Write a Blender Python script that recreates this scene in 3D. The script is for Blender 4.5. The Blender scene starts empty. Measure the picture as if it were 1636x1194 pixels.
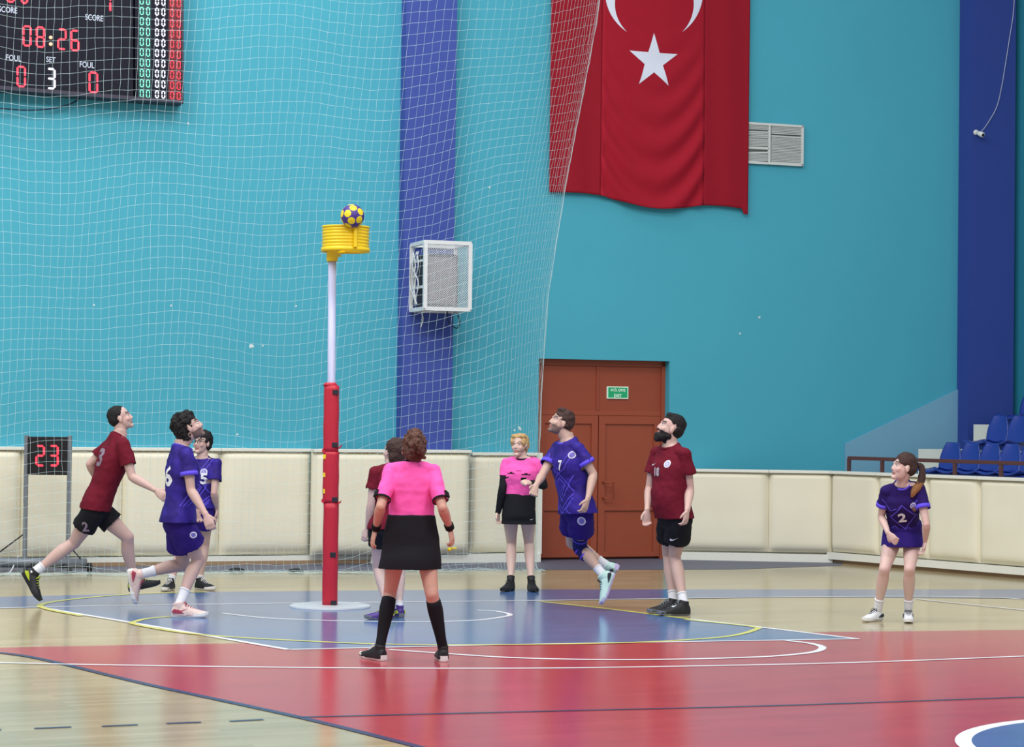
import bpy, bmesh, math, random
from mathutils import Vector, Matrix, noise
from mathutils.bvhtree import BVHTree
random.seed(7)
C = bpy.context.scene.collection
R = math.radians

# ------------------------------------------------------------------ camera
F = 3500.0; W0, H0 = 1636.0, 1194.0
CAMH = 1.74
PITCH = math.atan(70.0/F); ROLL = 0.012
fwd = Vector((0, math.cos(PITCH), math.sin(PITCH)))
up0 = Vector((0, -math.sin(PITCH), math.cos(PITCH)))
rt0 = Vector((1, 0, 0))
camR = rt0*math.cos(ROLL) + up0*math.sin(ROLL)
camU = up0*math.cos(ROLL) - rt0*math.sin(ROLL)
cd = bpy.data.cameras.new('camera'); cam = bpy.data.objects.new('camera', cd); C.objects.link(cam)
cam.matrix_world = Matrix(((camR.x, camU.x, -fwd.x, 0), (camR.y, camU.y, -fwd.y, 0), (camR.z, camU.z, -fwd.z, CAMH), (0, 0, 0, 1)))
cd.sensor_width = 36; cd.lens = 36*F/W0; cd.clip_end = 200
bpy.context.scene.camera = cam
CAM = Vector((0, 0, CAMH))

# ------------------------------------------------------------------ world, lights, exposure
wd = bpy.data.worlds.new('world'); bpy.context.scene.world = wd; wd.use_nodes = True
wd.node_tree.nodes['Background'].inputs[0].default_value = (0.86, 0.93, 1.0, 1)
wd.node_tree.nodes['Background'].inputs[1].default_value = 0.68
vs = bpy.context.scene.view_settings
vs.view_transform = 'Standard'; vs.look = 'None'; vs.gamma = 1; vs.use_curve_mapping = False; vs.exposure = -0.15
def area(x, y, z, sx, sy, e, tilt=0, col=(1, .98, .95)):
    l = bpy.data.lights.new('hall_light', 'AREA'); l.shape = 'RECTANGLE'; l.size = sx; l.size_y = sy; l.energy = e; l.color = col
    o = bpy.data.objects.new('hall_light', l); C.objects.link(o); o.location = (x, y, z); o.rotation_euler = (R(tilt), 0, 0)
for lx in (-7, 0):
    area(lx, 9, 10.5, 5, 2, 520, 20)
    area(lx, 17, 10.5, 5, 2, 480, 12)
area(-4, 22.5, 10.8, 7, 1.2, 230, 8)
area(5, 11, 10.5, 3, 2, 520, 12)

# ------------------------------------------------------------------ pixel to place
def ray(px, py):
    return fwd*F + camR*(px-W0/2) + camU*(H0/2-py)
def P(px, py, D):
    d = ray(px, py); return CAM + d*(D/d.y)
def G(px, py, z=0.0):
    d = ray(px, py); return CAM + d*((z-CAMH)/d.z)
WK = 0.35; WP = Vector((0.2, 26.6, 0)); WA = math.atan(WK)
WU = Vector((math.cos(WA), math.sin(WA), 0)); WN = Vector((math.sin(WA), -math.cos(WA), 0))   # along wall, out of wall towards the court
def onplane(px, py, off=0.0, P0=WP, N=WN):
    d = ray(px, py); t = ((P0+N*off)-CAM).dot(N)/d.dot(N); return CAM + d*t
def wuz(px, py, off=0.0):
    p = onplane(px, py, off); return (p-WP).dot(WU), p.z
def wp(u, n, z): return WP + WU*u + WN*n + Vector((0, 0, z))

# ------------------------------------------------------------------ materials
def srgb(r, g, b):
    f = lambda c: ((c/255)/12.92 if c/255 <= .04045 else ((c/255+.055)/1.055)**2.4)
    return (f(r), f(g), f(b), 1)
MATS = {}
def mat(name, col, rough=.6, spec=.4, var=.06, nscale=30, bump=0, bscale=200, metal=0, emit=0, coat=0):
    if name in MATS: return MATS[name]
    m = bpy.data.materials.new(name); m.use_nodes = True; nt = m.node_tree; b = nt.nodes['Principled BSDF']
    c = srgb(*col)
    n = nt.nodes.new('ShaderNodeTexNoise'); n.inputs['Scale'].default_value = nscale; n.inputs['Detail'].default_value = 3
    tc = nt.nodes.new('ShaderNodeTexCoord'); nt.links.new(tc.outputs['Object'], n.inputs['Vector'])
    mx = nt.nodes.new('ShaderNodeMix'); mx.data_type = 'RGBA'
    mx.inputs['A'].default_value = tuple(max(0, v*(1-var)) for v in c[:3])+(1,)
    mx.inputs['B'].default_value = tuple(min(1, v*(1+var)) for v in c[:3])+(1,)
    nt.links.new(n.outputs['Fac'], mx.inputs['Factor']); nt.links.new(mx.outputs['Result'], b.inputs['Base Color'])
    b.inputs['Roughness'].default_value = rough; b.inputs['Specular IOR Level'].default_value = spec; b.inputs['Metallic'].default_value = metal
    b.inputs['Coat Weight'].default_value = coat
    if emit:
        b.inputs['Emission Color'].default_value = c; b.inputs['Emission Strength'].default_value = emit
    if bump:
        n2 = nt.nodes.new('ShaderNodeTexNoise'); n2.inputs['Scale'].default_value = bscale; nt.links.new(tc.outputs['Object'], n2.inputs['Vector'])
        bp = nt.nodes.new('ShaderNodeBump'); bp.inputs['Strength'].default_value = bump; bp.inputs['Distance'].default_value = .01
        nt.links.new(n2.outputs['Fac'], bp.inputs['Height']); nt.links.new(bp.outputs['Normal'], b.inputs['Normal'])
    MATS[name] = m; return m
def floor_mat(name, c1, c2, rough=.16):
    m = bpy.data.materials.new(name); m.use_nodes = True; nt = m.node_tree; b = nt.nodes['Principled BSDF']
    tc = nt.nodes.new('ShaderNodeTexCoord'); mp = nt.nodes.new('ShaderNodeMapping'); nt.links.new(tc.outputs['Object'], mp.inputs['Vector'])
    mp.inputs['Rotation'].default_value = (0, 0, R(-24))
    br = nt.nodes.new('ShaderNodeTexBrick'); nt.links.new(mp.outputs['Vector'], br.inputs['Vector'])
    br.inputs['Scale'].default_value = 1; br.inputs['Brick Width'].default_value = 1.1; br.inputs['Row Height'].default_value = .075
    br.inputs['Mortar Size'].default_value = .0012; br.inputs['Mortar Smooth'].default_value = .3
    br.inputs['Color1'].default_value = srgb(*c1); br.inputs['Color2'].default_value = srgb(*c2)
    br.inputs['Mortar'].default_value = tuple(v*.8 for v in srgb(*c2)[:3])+(1,)
    n = nt.nodes.new('ShaderNodeTexNoise'); n.inputs['Scale'].default_value = 2.2; n.inputs['Detail'].default_value = 5; nt.links.new(mp.outputs['Vector'], n.inputs['Vector'])
    mx = nt.nodes.new('ShaderNodeMix'); mx.data_type = 'RGBA'; mx.blend_type = 'MULTIPLY'; mx.inputs['Factor'].default_value = .22
    nt.links.new(br.outputs['Color'], mx.inputs['A']); nt.links.new(n.outputs['Fac'], mx.inputs['B']); nt.links.new(mx.outputs['Result'], b.inputs['Base Color'])
    b.inputs['Roughness'].default_value = rough; b.inputs['Specular IOR Level'].default_value = .5
    bp = nt.nodes.new('ShaderNodeBump'); bp.inputs['Strength'].default_value = .10; bp.inputs['Distance'].default_value = .002
    n2 = nt.nodes.new('ShaderNodeTexNoise'); n2.inputs['Scale'].default_value = 1.0; n2.inputs['Detail'].default_value = 4
    mp2 = nt.nodes.new('ShaderNodeMapping'); mp2.inputs['Scale'].default_value = (1.6, 13, 1); nt.links.new(mp.outputs['Vector'], mp2.inputs['Vector']); nt.links.new(mp2.outputs['Vector'], n2.inputs['Vector'])
    nt.links.new(n2.outputs['Fac'], bp.inputs['Height']); nt.links.new(bp.outputs['Normal'], b.inputs['Normal'])
    MATS[name] = m; return m

# ------------------------------------------------------------------ object helpers
def tag(o, label=None, cat=None, group=None, kind=None):
    if label: o['label'] = label
    if cat: o['category'] = cat
    if group: o['group'] = group
    if kind: o['kind'] = kind
    return o
def thing(name, loc, label, cat, group=None):
    o = bpy.data.objects.new(name, None); C.objects.link(o); o.location = loc; o.empty_display_size = .1
    return tag(o, label, cat, group)
def link_mesh(name, me, m, parent=None, smooth=False):
    o = bpy.data.objects.new(name, me); C.objects.link(o)
    if m is not None:
        for mm in (m if isinstance(m, (list, tuple)) else [m]): me.materials.append(mm)
    if smooth: me.polygons.foreach_set('use_smooth', [True]*len(me.polygons))
    # geometry is given in world space: move it to the parent's frame or to its own base
    if parent is not None:
        root = parent
        off = Vector((0, 0, 0)); q = parent
        while q is not None: off += q.location; q = q.parent
        c = centre(me); me.transform(Matrix.Translation(-c)); o.parent = parent; o.location = c-off
    else:
        c = centre(me); me.transform(Matrix.Translation(-c)); o.location = c
    return o
def centre(me):
    if not me.vertices: return Vector((0, 0, 0))
    xs = [v.co for v in me.vertices]
    return Vector(((min(p.x for p in xs)+max(p.x for p in xs))/2, (min(p.y for p in xs)+max(p.y for p in xs))/2, min(p.z for p in xs)))
def obj(name, bm, m, parent=None, smooth=False):
    bmesh.ops.recalc_face_normals(bm, faces=bm.faces)
    me = bpy.data.meshes.new(name); bm.to_mesh(me); bm.free()
    return link_mesh(name, me, m, parent, smooth)
def box8(bm, p):   # 8 corners: bottom 4 (ccw), top 4
    v = [bm.verts.new(q) for q in p]
    for f in ((0, 1, 2, 3), (4, 5, 6, 7), (0, 1, 5, 4), (1, 2, 6, 5), (2, 3, 7, 6), (3, 0, 4, 7)): bm.faces.new([v[i] for i in f])
    return v
def wbox(bm, u0, u1, n0, n1, z0, z1):
    box8(bm, [wp(u0, n0, z0), wp(u1, n0, z0), wp(u1, n1, z0), wp(u0, n1, z0), wp(u0, n0, z1), wp(u1, n0, z1), wp(u1, n1, z1), wp(u0, n1, z1)])
def obox(bm, c, ax, ay, az):    # centre and three half axes
    c = Vector(c); ax = Vector(ax); ay = Vector(ay); az = Vector(az)
    box8(bm, [c-ax-ay-az, c+ax-ay-az, c+ax+ay-az, c-ax+ay-az, c-ax-ay+az, c+ax-ay+az, c+ax+ay+az, c-ax+ay+az])
def bev(bm, w, seg=2):
    bmesh.ops.bevel(bm, geom=list(bm.edges), offset=w, segments=seg, affect='EDGES', profile=.6)
def catmull(pts, n=4):
    pts = [Vector(p) for p in pts]
    if len(pts) < 3: return pts
    out = []
    for i in range(len(pts)-1):
        p0 = pts[i-1] if i else pts[0]*2-pts[1]; p1 = pts[i]; p2 = pts[i+1]; p3 = pts[i+2] if i+2 < len(pts) else pts[-1]*2-pts[-2]
        for k in range(n):
            t = k/n; out.append(.5*((2*p1)+(p2-p0)*t+(2*p0-5*p1+4*p2-p3)*t*t+(3*p1-p0-3*p2+p3)*t*t*t))
    out.append(pts[-1]); return out
def loft(bm, pts, rad, side=(1, 0, 0), n=16, sub=3, caps=True, power=1.0):
    """tube through pts; rad: list of (a,b): a along side, b across"""
    rad = [(r, r) if not isinstance(r, (tuple, list)) else r for r in rad]
    if sub > 1 and len(pts) > 2:
        rr = catmull([Vector((a, b, 0)) for a, b in rad], sub); pts = catmull(pts, sub); rad = [(max(1e-4, q.x), max(1e-4, q.y)) for q in rr]
    pts = [Vector(p) for p in pts]; side = side if isinstance(side, list) else [Vector(side)]*len(pts)
    if len(side) != len(pts):
        side = [Vector(side[0]).lerp(Vector(side[-1]), i/(len(pts)-1)) for i in range(len(pts))]
    rings = []
    for i, p in enumerate(pts):
        t = (pts[min(i+1, len(pts)-1)]-pts[max(i-1, 0)]).normalized()
        s = side[i]-t*side[i].dot(t)
        if s.length < 1e-4: s = t.orthogonal()
        s.normalize(); b = t.cross(s)
        ring = []
        for k in range(n):
            a = 2*math.pi*k/n; ca, sa = math.cos(a), math.sin(a)
            if power != 1.0:
                ca = math.copysign(abs(ca)**power, ca); sa = math.copysign(abs(sa)**power, sa)
            ring.append(bm.verts.new(p+s*ca*rad[i][0]+b*sa*rad[i][1]))
        rings.append(ring)
    for i in range(len(rings)-1):
        for k in range(n): bm.faces.new((rings[i][k], rings[i][(k+1) % n], rings[i+1][(k+1) % n], rings[i+1][k]))
    if caps:
        bm.faces.new(rings[0][::-1]); bm.faces.new(rings[-1])
    return rings
def ell(bm, c, ax, ay, az, n=14):
    c = Vector(c); M = Matrix(((ax[0], ay[0], az[0], c[0]), (ax[1], ay[1], az[1], c[1]), (ax[2], ay[2], az[2], c[2]), (0, 0, 0, 1)))
    bmesh.ops.create_uvsphere(bm, u_segments=n, v_segments=n, radius=1, matrix=M)
def capsule(bm, a, b, ra, rb, side=(1, 0, 0), n=12):
    a = Vector(a); b = Vector(b)
    ball(bm, a, ra); ball(bm, b, rb); loft(bm, [a, b], [ra, rb], side, n, 1)
def ball(bm, c, r, n=12): ell(bm, c, (r, 0, 0), (0, r, 0), (0, 0, r), n)
def remesh(bm, vox, it=3, fac=.5):
    bmesh.ops.recalc_face_normals(bm, faces=bm.faces)
    me = bpy.data.meshes.new('tmp'); bm.to_mesh(me); bm.free()
    o = bpy.data.objects.new('tmp', me); C.objects.link(o)
    r = o.modifiers.new('r', 'REMESH'); r.mode = 'VOXEL'; r.voxel_size = vox; r.use_smooth_shade = True
    if it: s = o.modifiers.new('s', 'SMOOTH'); s.iterations = it; s.factor = fac
    dg = bpy.context.evaluated_depsgraph_get(); me2 = bpy.data.meshes.new_from_object(o.evaluated_get(dg))
    bpy.data.objects.remove(o); bpy.data.meshes.remove(me); me2.materials.clear(); return me2
def tubes(name, lines, r, m, parent=None, n=5):
    bm = bmesh.new()
    for l in lines: loft(bm, l, [r]*len(l), (0.3, .5, .8), n, 1)
    return obj(name, bm, m, parent, True)
def text_poly(s, h, w=None, bold=0.0, spacing=1.0):
    cu = bpy.data.curves.new('t', 'FONT'); cu.body = s; cu.size = 1; cu.offset = bold; cu.space_character = spacing; cu.resolution_u = 3
    o = bpy.data.objects.new('t', cu); C.objects.link(o)
    dg = bpy.context.evaluated_depsgraph_get(); me = bpy.data.meshes.new_from_object(o.evaluated_get(dg))
    vs_ = [v.co.copy() for v in me.vertices]; fs = [tuple(p.vertices) for p in me.polygons]
    bpy.data.objects.remove(o); bpy.data.curves.remove(cu); bpy.data.meshes.remove(me)
    x0 = min(v.x for v in vs_); x1 = max(v.x for v in vs_); y0 = min(v.y for v in vs_); y1 = max(v.y for v in vs_)
    k = h/(y1-y0); kx = k if w is None else w/(x1-x0)
    return [((v.x-(x0+x1)/2)*kx, (v.y-(y0+y1)/2)*k) for v in vs_], fs

# ================================================================== FLOOR
def X_(name, *a): return floor_mat(name, *a)
wood = floor_mat('maple_boards', (192, 177, 142), (177, 161, 124))
redp = floor_mat('red_floor_paint', (188, 72, 80), (180, 66, 76), .2)
bluep = floor_mat('blue_floor_paint', (90, 122, 174), (84, 114, 166), .17)
whitep = mat('white_line_paint', (232, 232, 236), .3); yelp = mat('yellow_line_paint', (214, 210, 104), .3); navyp = mat('navy_line_paint', (52, 56, 92), .3)
greyp = mat('grey_rubber', (92, 96, 114), .5)
bm = bmesh.new()
obox(bm, (0, 18, -.05), (14, 0, 0), (0, 18, 0), (0, 0, .05))
floor = obj('floor', bm, wood); tag(floor, kind='structure')
def flatpoly(name, pix, z, m):
    bm = bmesh.new(); vs_ = [bm.verts.new(G(x, y, z)) for x, y in pix]; f = bm.faces.new(vs_)
    bmesh.ops.triangulate(bm, faces=[f]); o = obj(name, bm, m, floor); 
    for p in o.data.polygons:
        pass
    return o
def stroke(name, pix, w, z, m, smooth=True):
    pts = [G(x, y, z) for x, y in pix]
    if smooth: pts = catmull(pts, 8)
    bm = bmesh.new(); pr = None
    for i, p in enumerate(pts):
        t = (pts[min(i+1, len(pts)-1)]-pts[max(0, i-1)]).normalized(); s = Vector((-t.y, t.x, 0))*w/2
        a = bm.verts.new(p-s); b = bm.verts.new(p+s)
        if pr: bm.faces.new((pr[0], a, b, pr[1]))
        pr = (a, b)
    return obj(name, bm, m, floor)
flatpoly('red_paint', [(-40, 1036), (200, 1031), (400, 1028), (1330, 1010), (1700, 1006), (1760, 1300), (760, 1216), (672, 1195), (481, 1147), (240, 1095), (50, 1051), (-40, 1040)], .001, redp)
flatpoly('blue_paint', [(-80, 956), (0, 954), (330, 946), (800, 942), (1700, 942), (1700, 957), (1264, 954), (865, 960), (1100, 989), (1371, 1021), (820, 1030), (461, 1038), (72, 971), (-80, 974)], .002, bluep)
flatpoly('rubber_strip', [(-80, 906), (-80, 915), (300, 914), (820, 911), (1169, 910), (1345, 904), (1345, 880), (700, 880)], .002, greyp)
Z1, Z2 = .0035, .0045
stroke('white_line', [(72, 972), (240, 1000), (461, 1038)], .06, Z1, whitep)
stroke('white_line', [(461, 1038), (820, 1030), (1371, 1021)], .05, Z1, whitep)
stroke('white_line', [(1371, 1021), (1230, 1004), (1100, 989)], .06, Z1, whitep)
stroke('yellow_line', [(1110, 990), (980, 974), (862, 961)], .06, Z1, yelp)
stroke('white_line', [(-80, 974), (120, 969), (450, 964), (822, 960), (1264, 954), (1558, 954), (1700, 963)], .05, Z1, whitep)
stroke('white_line', [(1463, 957), (1636, 975), (1720, 984)], .05, Z2, whitep)
stroke('white_line', [(356, 980), (420, 987), (501, 991), (652, 993.7), (752, 991.7), (802, 986), (814.6, 981.7), (792, 976.7), (762, 975)], .05, Z1, whitep)
stroke('yellow_line', [(330, 946), (220, 949), (130, 956), (68, 965), (75, 973), (130, 984)], .06, Z2, yelp)
stroke('yellow_line', [(275, 985), (240, 988), (220, 992), (218, 998), (321, 1014), (501, 1025), (650, 1030), (820, 1030), (1000, 1027), (1104, 1022), (1169, 1016), (1207, 1006), (1199, 1001), (1094, 990)], .055, Z2, yelp)
stroke('white_line', [(621, 1038), (720, 1045), (820, 1051), (950, 1054), (1069, 1053.6), (1180, 1051), (1244, 1048), (1299, 1042), (1314, 1034.6), (1294, 1028), (1256, 1023.7)], .06, Z1, whitep)
stroke('white_line', [(-60, 1057), (0, 1059), (200, 1063), (501, 1067), (820, 1068), (1094, 1064.6), (1368, 1058.6), (1636, 1048.6), (1720, 1045)], .05, Z1, whitep)
stroke('navy_line', [(-60, 1038), (50, 1050), (240, 1094.5), (481, 1146.6), (672, 1194), (760, 1216)], .06, Z1, navyp)
stroke('navy_line', [(471, 1146), (822, 1137.5), (1254, 1127), (1720, 1111)], .035, Z2, navyp)
for a, b in (((-60, 1168), (2, 1166)), ((55, 1164), (114, 1161.6)), ((163, 1160.6), (220, 1158)), ((266, 1156), (321, 1154)), ((367, 1152.6), (421, 1149.6))):
    stroke('navy_dash', [a, b], .04, Z1, navyp, False)
for rr, z, m in ((1.33, .004, whitep), (1.24, .005, bluep)):
    bm = bmesh.new(); bmesh.ops.create_circle(bm, cap_ends=True, segments=96, radius=rr, matrix=Matrix.Translation((3.75, 11.76, z))); obj('centre_circle', bm, m, floor)

# ================================================================== WALL
def wall_mat(name, col, var=.05):
    return mat(name, col, .75, .25, var, .8, .15, 90)
teal = wall_mat('teal_wall_paint', (74, 166, 188)); pblue = wall_mat('blue_pillar_paint', (64, 82, 160)); pblue_dim = wall_mat('dimmed_blue_pillar_paint', (48, 70, 146))  # right pillar's blue is darkened in the colour for the dimmer light there
UD0, ZD = wuz(861, 575); UD1 = wuz(1070, 579)[0]; ZT = 9.0; ZD = 2.46
UL, UR = -12.0, 11.0
bm = bmesh.new()
wbox(bm, UL, UD0, -.35, 0, 0, ZT); wbox(bm, UD1, UR, -.35, 0, 0, ZT); wbox(bm, UD0, UD1, -.35, 0, ZD, ZT)
wb = obj('wall_back', bm, teal); tag(wb, kind='structure')
# plaster chips on the wall
rc = random.Random(4)
for cx, cy, r in ((150, 487, .014), (273, 488, .014), (402, 553, .03), (473, 489, .014), (782, 300, .014), (1213, 507, .02), (1182, 533, .016), (379, 694, .016), (301, 197, .014), (420, 553, .012), (830, 685, .03), (822, 688, .02)):
    u, z = wuz(cx, cy); bm = bmesh.new()
    v = []
    for k in range(9):
        a = 2*math.pi*k/9; q = r*rc.uniform(.5, 1.2); v.append(bm.verts.new(wp(u+q*math.cos(a), .004, z+q*math.sin(a))))
    bm.faces.new(v); obj('plaster_chip', bm, mat('bare_plaster', (205, 222, 224), .9), wb)
# pillars
def pillar(pxl, pxr, pyref, dep, z0, m, name='pillar'):
    u0 = wuz(pxl, pyref, dep)[0]; u1 = wuz(pxr, pyref, dep)[0]; bm = bmesh.new(); wbox(bm, u0, u1, 0.001, dep, z0, ZT); bmesh.ops.bevel(bm, geom=list(bm.edges), offset=.006, segments=1)
    return obj(name, bm, m), u0, u1
p, PU0, PU1 = pillar(647, 728, 200, .2, 0, pblue, 'trim_1'); tag(p, kind='structure')
p, QU0, QU1 = pillar(1550, 1622, 200, .28, 1.1, pblue_dim, 'trim_2'); tag(p, kind='structure')
# side wall of the stand behind the right pillar
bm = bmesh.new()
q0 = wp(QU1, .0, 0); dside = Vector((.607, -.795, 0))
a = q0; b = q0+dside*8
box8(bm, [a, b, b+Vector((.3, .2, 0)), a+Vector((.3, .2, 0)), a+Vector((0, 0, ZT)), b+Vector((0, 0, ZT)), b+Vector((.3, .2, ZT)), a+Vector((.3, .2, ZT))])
tag(obj('wall_right', bm, wall_mat('shaded_teal_wall_paint', (34, 120, 145))), kind='structure')  # shade of this side is put into the teal itself
# slanted grey-blue painted flank of the stand
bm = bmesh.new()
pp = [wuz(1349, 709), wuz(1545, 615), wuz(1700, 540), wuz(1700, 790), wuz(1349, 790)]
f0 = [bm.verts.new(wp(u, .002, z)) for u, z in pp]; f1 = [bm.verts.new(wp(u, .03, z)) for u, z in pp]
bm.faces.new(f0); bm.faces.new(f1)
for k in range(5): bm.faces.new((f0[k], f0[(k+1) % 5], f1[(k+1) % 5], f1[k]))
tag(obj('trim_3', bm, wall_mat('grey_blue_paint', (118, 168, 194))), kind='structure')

# ------------------------------------------------------------------ door
brown = mat('rust_brown_steel', (152, 72, 48), .5, .4, .05, 6); brown2 = mat('rust_brown_panel', (148, 68, 45), .5, .4, .05, 6); dark = mat('shadow_gap', (30, 16, 14), .8)
uz = lambda x, y: wuz(x, y, -.12)
dr = thing('door_1', wp((UD0+UD1)/2, -.15, 0), 'rust brown double emergency door with fixed panel above, set in the teal wall', 'door'); tag(dr, kind='structure')
bm = bmesh.new()
e = .05; du1 = wuz(1062, 600, -.15)[0]
wbox(bm, UD0, UD0+e, -.24, -.13, 0, ZD); wbox(bm, du1-e, du1, -.24, -.13, 0, ZD); wbox(bm, UD0, du1, -.24, -.13, ZD-.07, ZD)
zt = uz(960, 660)[1]; wbox(bm, UD0+.05, du1-.05, -.24, -.154, zt-.03, zt+.03); um = uz(957, 700)[0]
obj('door_frame', bm, brown, dr)
bm = bmesh.new(); wbox(bm, UD0+e, du1-e, -.22, -.16, zt+.03, ZD-.07)
wbox(bm, um-.03, um, -.17, -.145, zt+.03, ZD-.07); obj('transom_panel', bm, brown2, dr)
bm = bmesh.new(); wbox(bm, du1, UD1, -.349, -.02, 0, ZD); obj('door_reveal', bm, teal, dr)
bm = bmesh.new(); wbox(bm, UD0, du1, -.34, -.25, 0, ZD); obj('door_light_block', bm, brown2, dr)  # added unseen board, keeps world light out of the gaps around the leaves
for s in (0, 1):
    a, b = (UD0+e+.004, um-.006) if s == 0 else (um+.006, du1-e-.004)
    bm = bmesh.new(); zl0, zm, z1 = .03, uz(960, 811)[1], zt-.034
    st = .085
    wbox(bm, a, b, -.21, -.165, zl0, z1)
    for (x0, x1, y0, y1) in ((a, a+st, zl0, z1), (b-st, b, zl0, z1), (a+st, b-st, z1-.1, z1), (a+st, b-st, zl0, zl0+.06), (a+st, b-st, zm-.04, zm+.04)):
        wbox(bm, x0, x1, -.166, -.14, y0, y1)
    lf = obj('door_leaf', bm, brown, dr)
    if s == 1:
        ua, za = uz(964, 771); ub, zb = uz(977, 796)
        tubes('door_handle', [[wp(ua, -.14, za), wp(ua, -.06, za), wp(ub, -.06, za), wp(ub, -.06, zb), wp(ua, -.06, zb), wp(ua, -.14, zb)]], .011, brown, lf)
sg = thing('exit_sign', wp(*[uz(987, 627)[0], -.14, uz(987, 627)[1]]), 'green and white emergency exit sign on the panel above the brown door', 'sign')
u0, z1 = uz(971, 617.5); u1, z0 = uz(1004.5, 637.5)
bm = bmesh.new(); wbox(bm, u0, u1, -.16, -.135, z0, z1); obj('sign_border', bm, mat('sign_white', (220, 240, 225), .5, emit=.15), sg)
bm = bmesh.new(); wbox(bm, u0+.012, u1-.012, -.14, -.133, z0+.012, z1-.012); obj('sign_panel', bm, mat('sign_green', (20, 160, 105), .5, emit=.1), sg)
def wall_text(s, u, z, h, w, n, m, parent, bold=.02, name='lettering', sk=0.0):
    vs_, fs = text_poly(s, h, w, bold); bm = bmesh.new(); v = [bm.verts.new(wp(u+x, n, z+y-sk*x)) for x, y in vs_]
    for f in fs:
        try: bm.faces.new([v[i] for i in f])
        except ValueError: pass
    return obj(name, bm, m, parent)
sw = mat('sign_white', (220, 240, 225), .5)
wall_text('ACİL ÇIKIŞ', (u0+u1)/2, (z0+z1)/2+.032, .048, .2, -.131, sw, sg); wall_text('EXIT', (u0+u1)/2, (z0+z1)/2-.038, .04, .1, -.131, sw, sg)

# ------------------------------------------------------------------ wall pads
cream = mat('cream_vinyl', (234, 228, 206), .5, .4, .04, 2, .12, 12); cap = mat('white_trim_paint', (228, 228, 218), .5); bbr = mat('brown_baseboard', (158, 130, 100), .6)
def pad(A, B, z0, z1, th, label, group, gap=.003, seed=1):
    """cushion between ground points A and B, facing the court"""
    A = Vector(A); B = Vector(B); d = (B-A); L = d.length; d.normalize(); n = Vector((d.y, -d.x, 0))
    t = thing('wall_pad', (A+B)/2+Vector((0, 0, z0)), label, 'wall pad', group)
    bm = bmesh.new(); NU, NZ = 26, 26; rs = random.Random(seed); sx = rs.uniform(0, 50); g = []
    for j in range(NZ+1):
        b = j/NZ; row = []
        for i in range(NU+1):
            a = i/NU; ea = 1-abs(2*a-1)**10; zz = z0+.02+(z1-z0-.05)*b
            eb = (1-max(0, 1-b/.14)**3*.75) * (1-max(0, (b-.97)/.03)**2*.5)
            w = th*max(0, ea)**.5*eb + (.006*noise.noise(Vector((a*L*2+sx, b*3, 0)))) + .004*noise.noise(Vector((a*L*7+sx, b*1.4, 4)))
            if i in (0, NU) or j in (0, NZ): w = 0.0
            p = A+d*(gap+(L-2*gap)*a)+n*(.045+max(0, w)); row.append(bm.verts.new((p.x, p.y, zz)))
        g.append(row)
    for j in range(NZ):
        for i in range(NU): bm.faces.new((g[j][i], g[j][i+1], g[j+1][i+1], g[j+1][i]))
    q = [A+d*gap, B-d*gap]
    e_ = [bm.verts.new((p.x, p.y, z)) for p, z in ((q[0], z0+.02), (q[1], z0+.02), (q[1], z1-.03), (q[0], z1-.03))]
    bm.faces.new(e_); bm.faces.new([e_[0]]+g[0][:1]+g[-1][:1]+[e_[3]]) if 0 else None
    obj('cushion', bm, cream, t, True)
    bm = bmesh.new(); c = (A+B)/2+n*.022; obox(bm, (c.x, c.y, (z0+z1)/2), d*(L/2), n*.018, (0, 0, (z1-z0)/2-.02)); obj('backing_board', bm, cream, t)
    bm = bmesh.new(); c = (A+B)/2+n*.06; obox(bm, (c.x, c.y, z1-.018), d*(L/2-.002), n*.085, (0, 0, .018)); bev(bm, .006); obj('top_trim', bm, cap, t)
    return t
seams = [-150, 33, 195, 350, 498, 625, 750, 857]
padn = ['leftmost cream padded wall panel, cut by the picture edge', 'cream padded wall panel behind the digital timer and the running player in maroon', 'cream padded wall panel behind the player numbered 6', 'cream padded wall panel just left of the red korfball post', 'cream padded wall panel directly behind the red korfball post', 'cream padded wall panel behind the referee seen from the back', 'lower cream padded wall panel between the blond referee and the brown door']
for i in range(7):
    po = .27 if i in (4, 5) else .06; ua = wuz(seams[i], 800, po)[0]; ub = wuz(seams[i+1], 800, po)[0]; h = 1.345 if i < 6 else 1.315
    pad(wp(ua, 0.205 if i in (4, 5) else .004, 0), wp(ub, 0.205 if i in (4, 5) else .004, 0), .09, h, .1, padn[i], 'cream wall pads left of the door', seed=i)
bm = bmesh.new(); u_e = wuz(857, 800, .05)[0]; wbox(bm, UL, u_e, .001, .14, 0.045, .1); tag(obj('trim_4', bm, cap), kind='structure')
bm = bmesh.new(); wbox(bm, PU0-.35, u_e, .13, .23, 0.0, .1); tag(obj('trim_4', bm, cap), kind='structure')
bm = bmesh.new(); wbox(bm, UL, PU0-.36, .001, .15, 0, .044); tag(obj('baseboard_back', bm, bbr), kind='structure')
bm = bmesh.new(); wbox(bm, u_e-.03, u_e+.02, .001, .2, .1, 1.315); tag(obj('trim_5', bm, cap), kind='structure')
BH = 1.13
b0 = G(1072, 894); b1 = G(1330, 899); b2 = G(1636, 925); bd = (b2-b1).normalized(); b3 = b1+bd*6
def at_px(A, B, px):   # point on ground line A-B under pixel column px
    lo, hi = 0., 1.
    for _ in range(40):
        m_ = (lo+hi)/2; p = A.lerp(B, m_); q = project(p+Vector((0, 0, .5)))
        if q[0] < px: lo = m_
        else: hi = m_
    return A.lerp(B, lo)
def project(p):
    v = p-CAM; z = v.dot(fwd); return (W0/2+F*v.dot(camR)/z, H0/2-F*v.dot(camU)/z)
pr = [b0, at_px(b0, b1, 1228), b1]
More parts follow.
